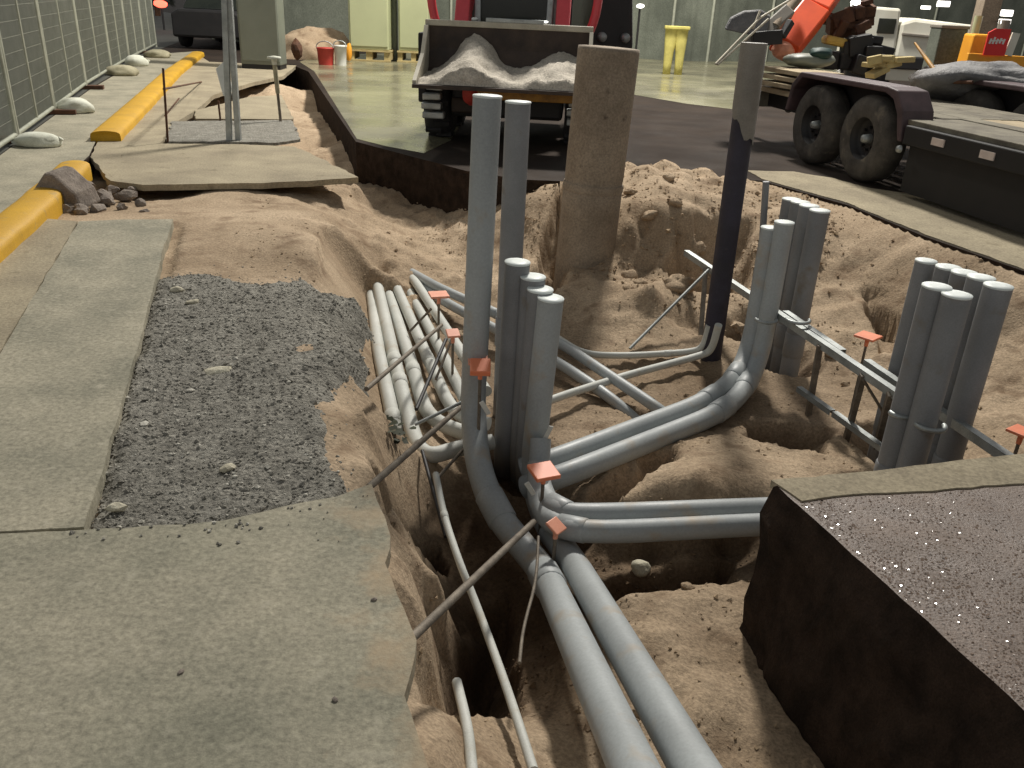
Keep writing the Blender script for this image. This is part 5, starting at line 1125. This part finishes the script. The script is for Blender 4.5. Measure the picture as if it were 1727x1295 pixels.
x = (7.675,14.994,1.634); t = thing('work_light', 'lit white work light on a striped stand at the far right', 'work light', (x[0], x[1], 0))
obj('stand', MB().tube([(x[0], x[1], 0), (x[0], x[1], x[2] - 0.1)], 0.09, 12), 'sleeve', t)
obj('lamp_head', MB().box((x[0], x[1], x[2]), (0.16, 0.1, 0.09)).box((x[0], x[1], x[2] - 0.13), (0.16, 0.1, 0.08)), 'lamp_white', t, 0.01)
obj('band', MB().box((x[0], x[1] - 0.08, x[2] - 0.34), (0.2, 0.05, 0.05)), 'amber', t)
x = (7.791,15.891,1.674,0.303,1.042); single('pier_column', MB().box((x[0], x[1], 1.3), (x[3], 0.3, 2.6)), 'pier', 'brown upright column behind the red sign', 'column', None, 0.01)
x = (7.085,14.664,1.389,0.113,0.371); single('lime_tube', MB().tube([(x[0], x[1], x[2] - x[4] / 2 - 0.4), (x[0], x[1], x[2] + x[4] / 2)], 0.06, 10), 'pale_green', 'pale lime upright tube standing behind the orange barrier', 'tube')
for k, (p, lab) in enumerate([((-7.246,28.292,0.932), 'lit white lamp in the dark beyond the fence behind the dirt heap'), ((-5.612,27.317,1.202), 'lit white lamp high left of the left pale cabinet'), ((5.789,16.566,1.709), 'lit white lamp above the excavator engine'), ((2.757,23.056,1.491), 'lit lamp on the screen fence right of the black machine')]):
    t = thing('lamp', lab, 'lamp', (p[0], p[1], 0), 'small lit lamps in the background')
    obj('pole', MB().tube([(p[0], p[1] + .06, 0), (p[0], p[1] + .06, p[2])], 0.03, 6), 'dark', t)
    obj('lens', MB().rock(p, (0.10 * (1.6 if k == 0 else 1), 0.05, 0.05 * (1.6 if k == 0 else 1)), k + 3, 2, 0.15), 'lamp_white', t)
# dark tree line and street behind the left fence
for k, (px, py, s) in enumerate([(-9.5, 42, 3.0), (-14, 44, 3.6), (-19, 47, 3.4), (-25, 46, 3.8), (-31, 50, 3.6), (-6, 44, 3.2)]):
    t = thing('tree', ['dark bushy tree beyond the road, nearest the red lamp', 'dark tree beyond the road, second from the red lamp', 'dark tree beyond the road, third from the red lamp', 'dark tree beyond the road seen through the fence', 'dark tree farthest left beyond the road', 'dark tree right behind the grey green cabinet'][k], 'tree', (px, py, 0), 'dark trees beyond the road')
    obj('trunk', MB().tube([(px, py, 0), (px + .1, py, s * .5), (px + .3, py, s * .9)], [.16, .12, .06], 8), 'rust', t)
    mb = MB()
    for q in range(420):
        v = Vector((R_.gauss(0, 1), R_.gauss(0, 1), R_.gauss(0, 1))); v.normalize(); v *= R_.uniform(.5, 1)
        p = Vector((px, py, s * .75)) + Vector((v.x * s * .75, v.y * s * .6, v.z * s * .62)); e = Vector((R_.uniform(-1, 1), R_.uniform(-1, 1), R_.uniform(-1, 1))) * .28; f_ = Vector((R_.uniform(-1, 1), R_.uniform(-1, 1), R_.uniform(-1, 1))) * .2
        mb.add([p - e, p + f_, p + e, p - f_], [(0, 1, 2, 3)])
    obj('crown', mb, 'treeleaf', t)
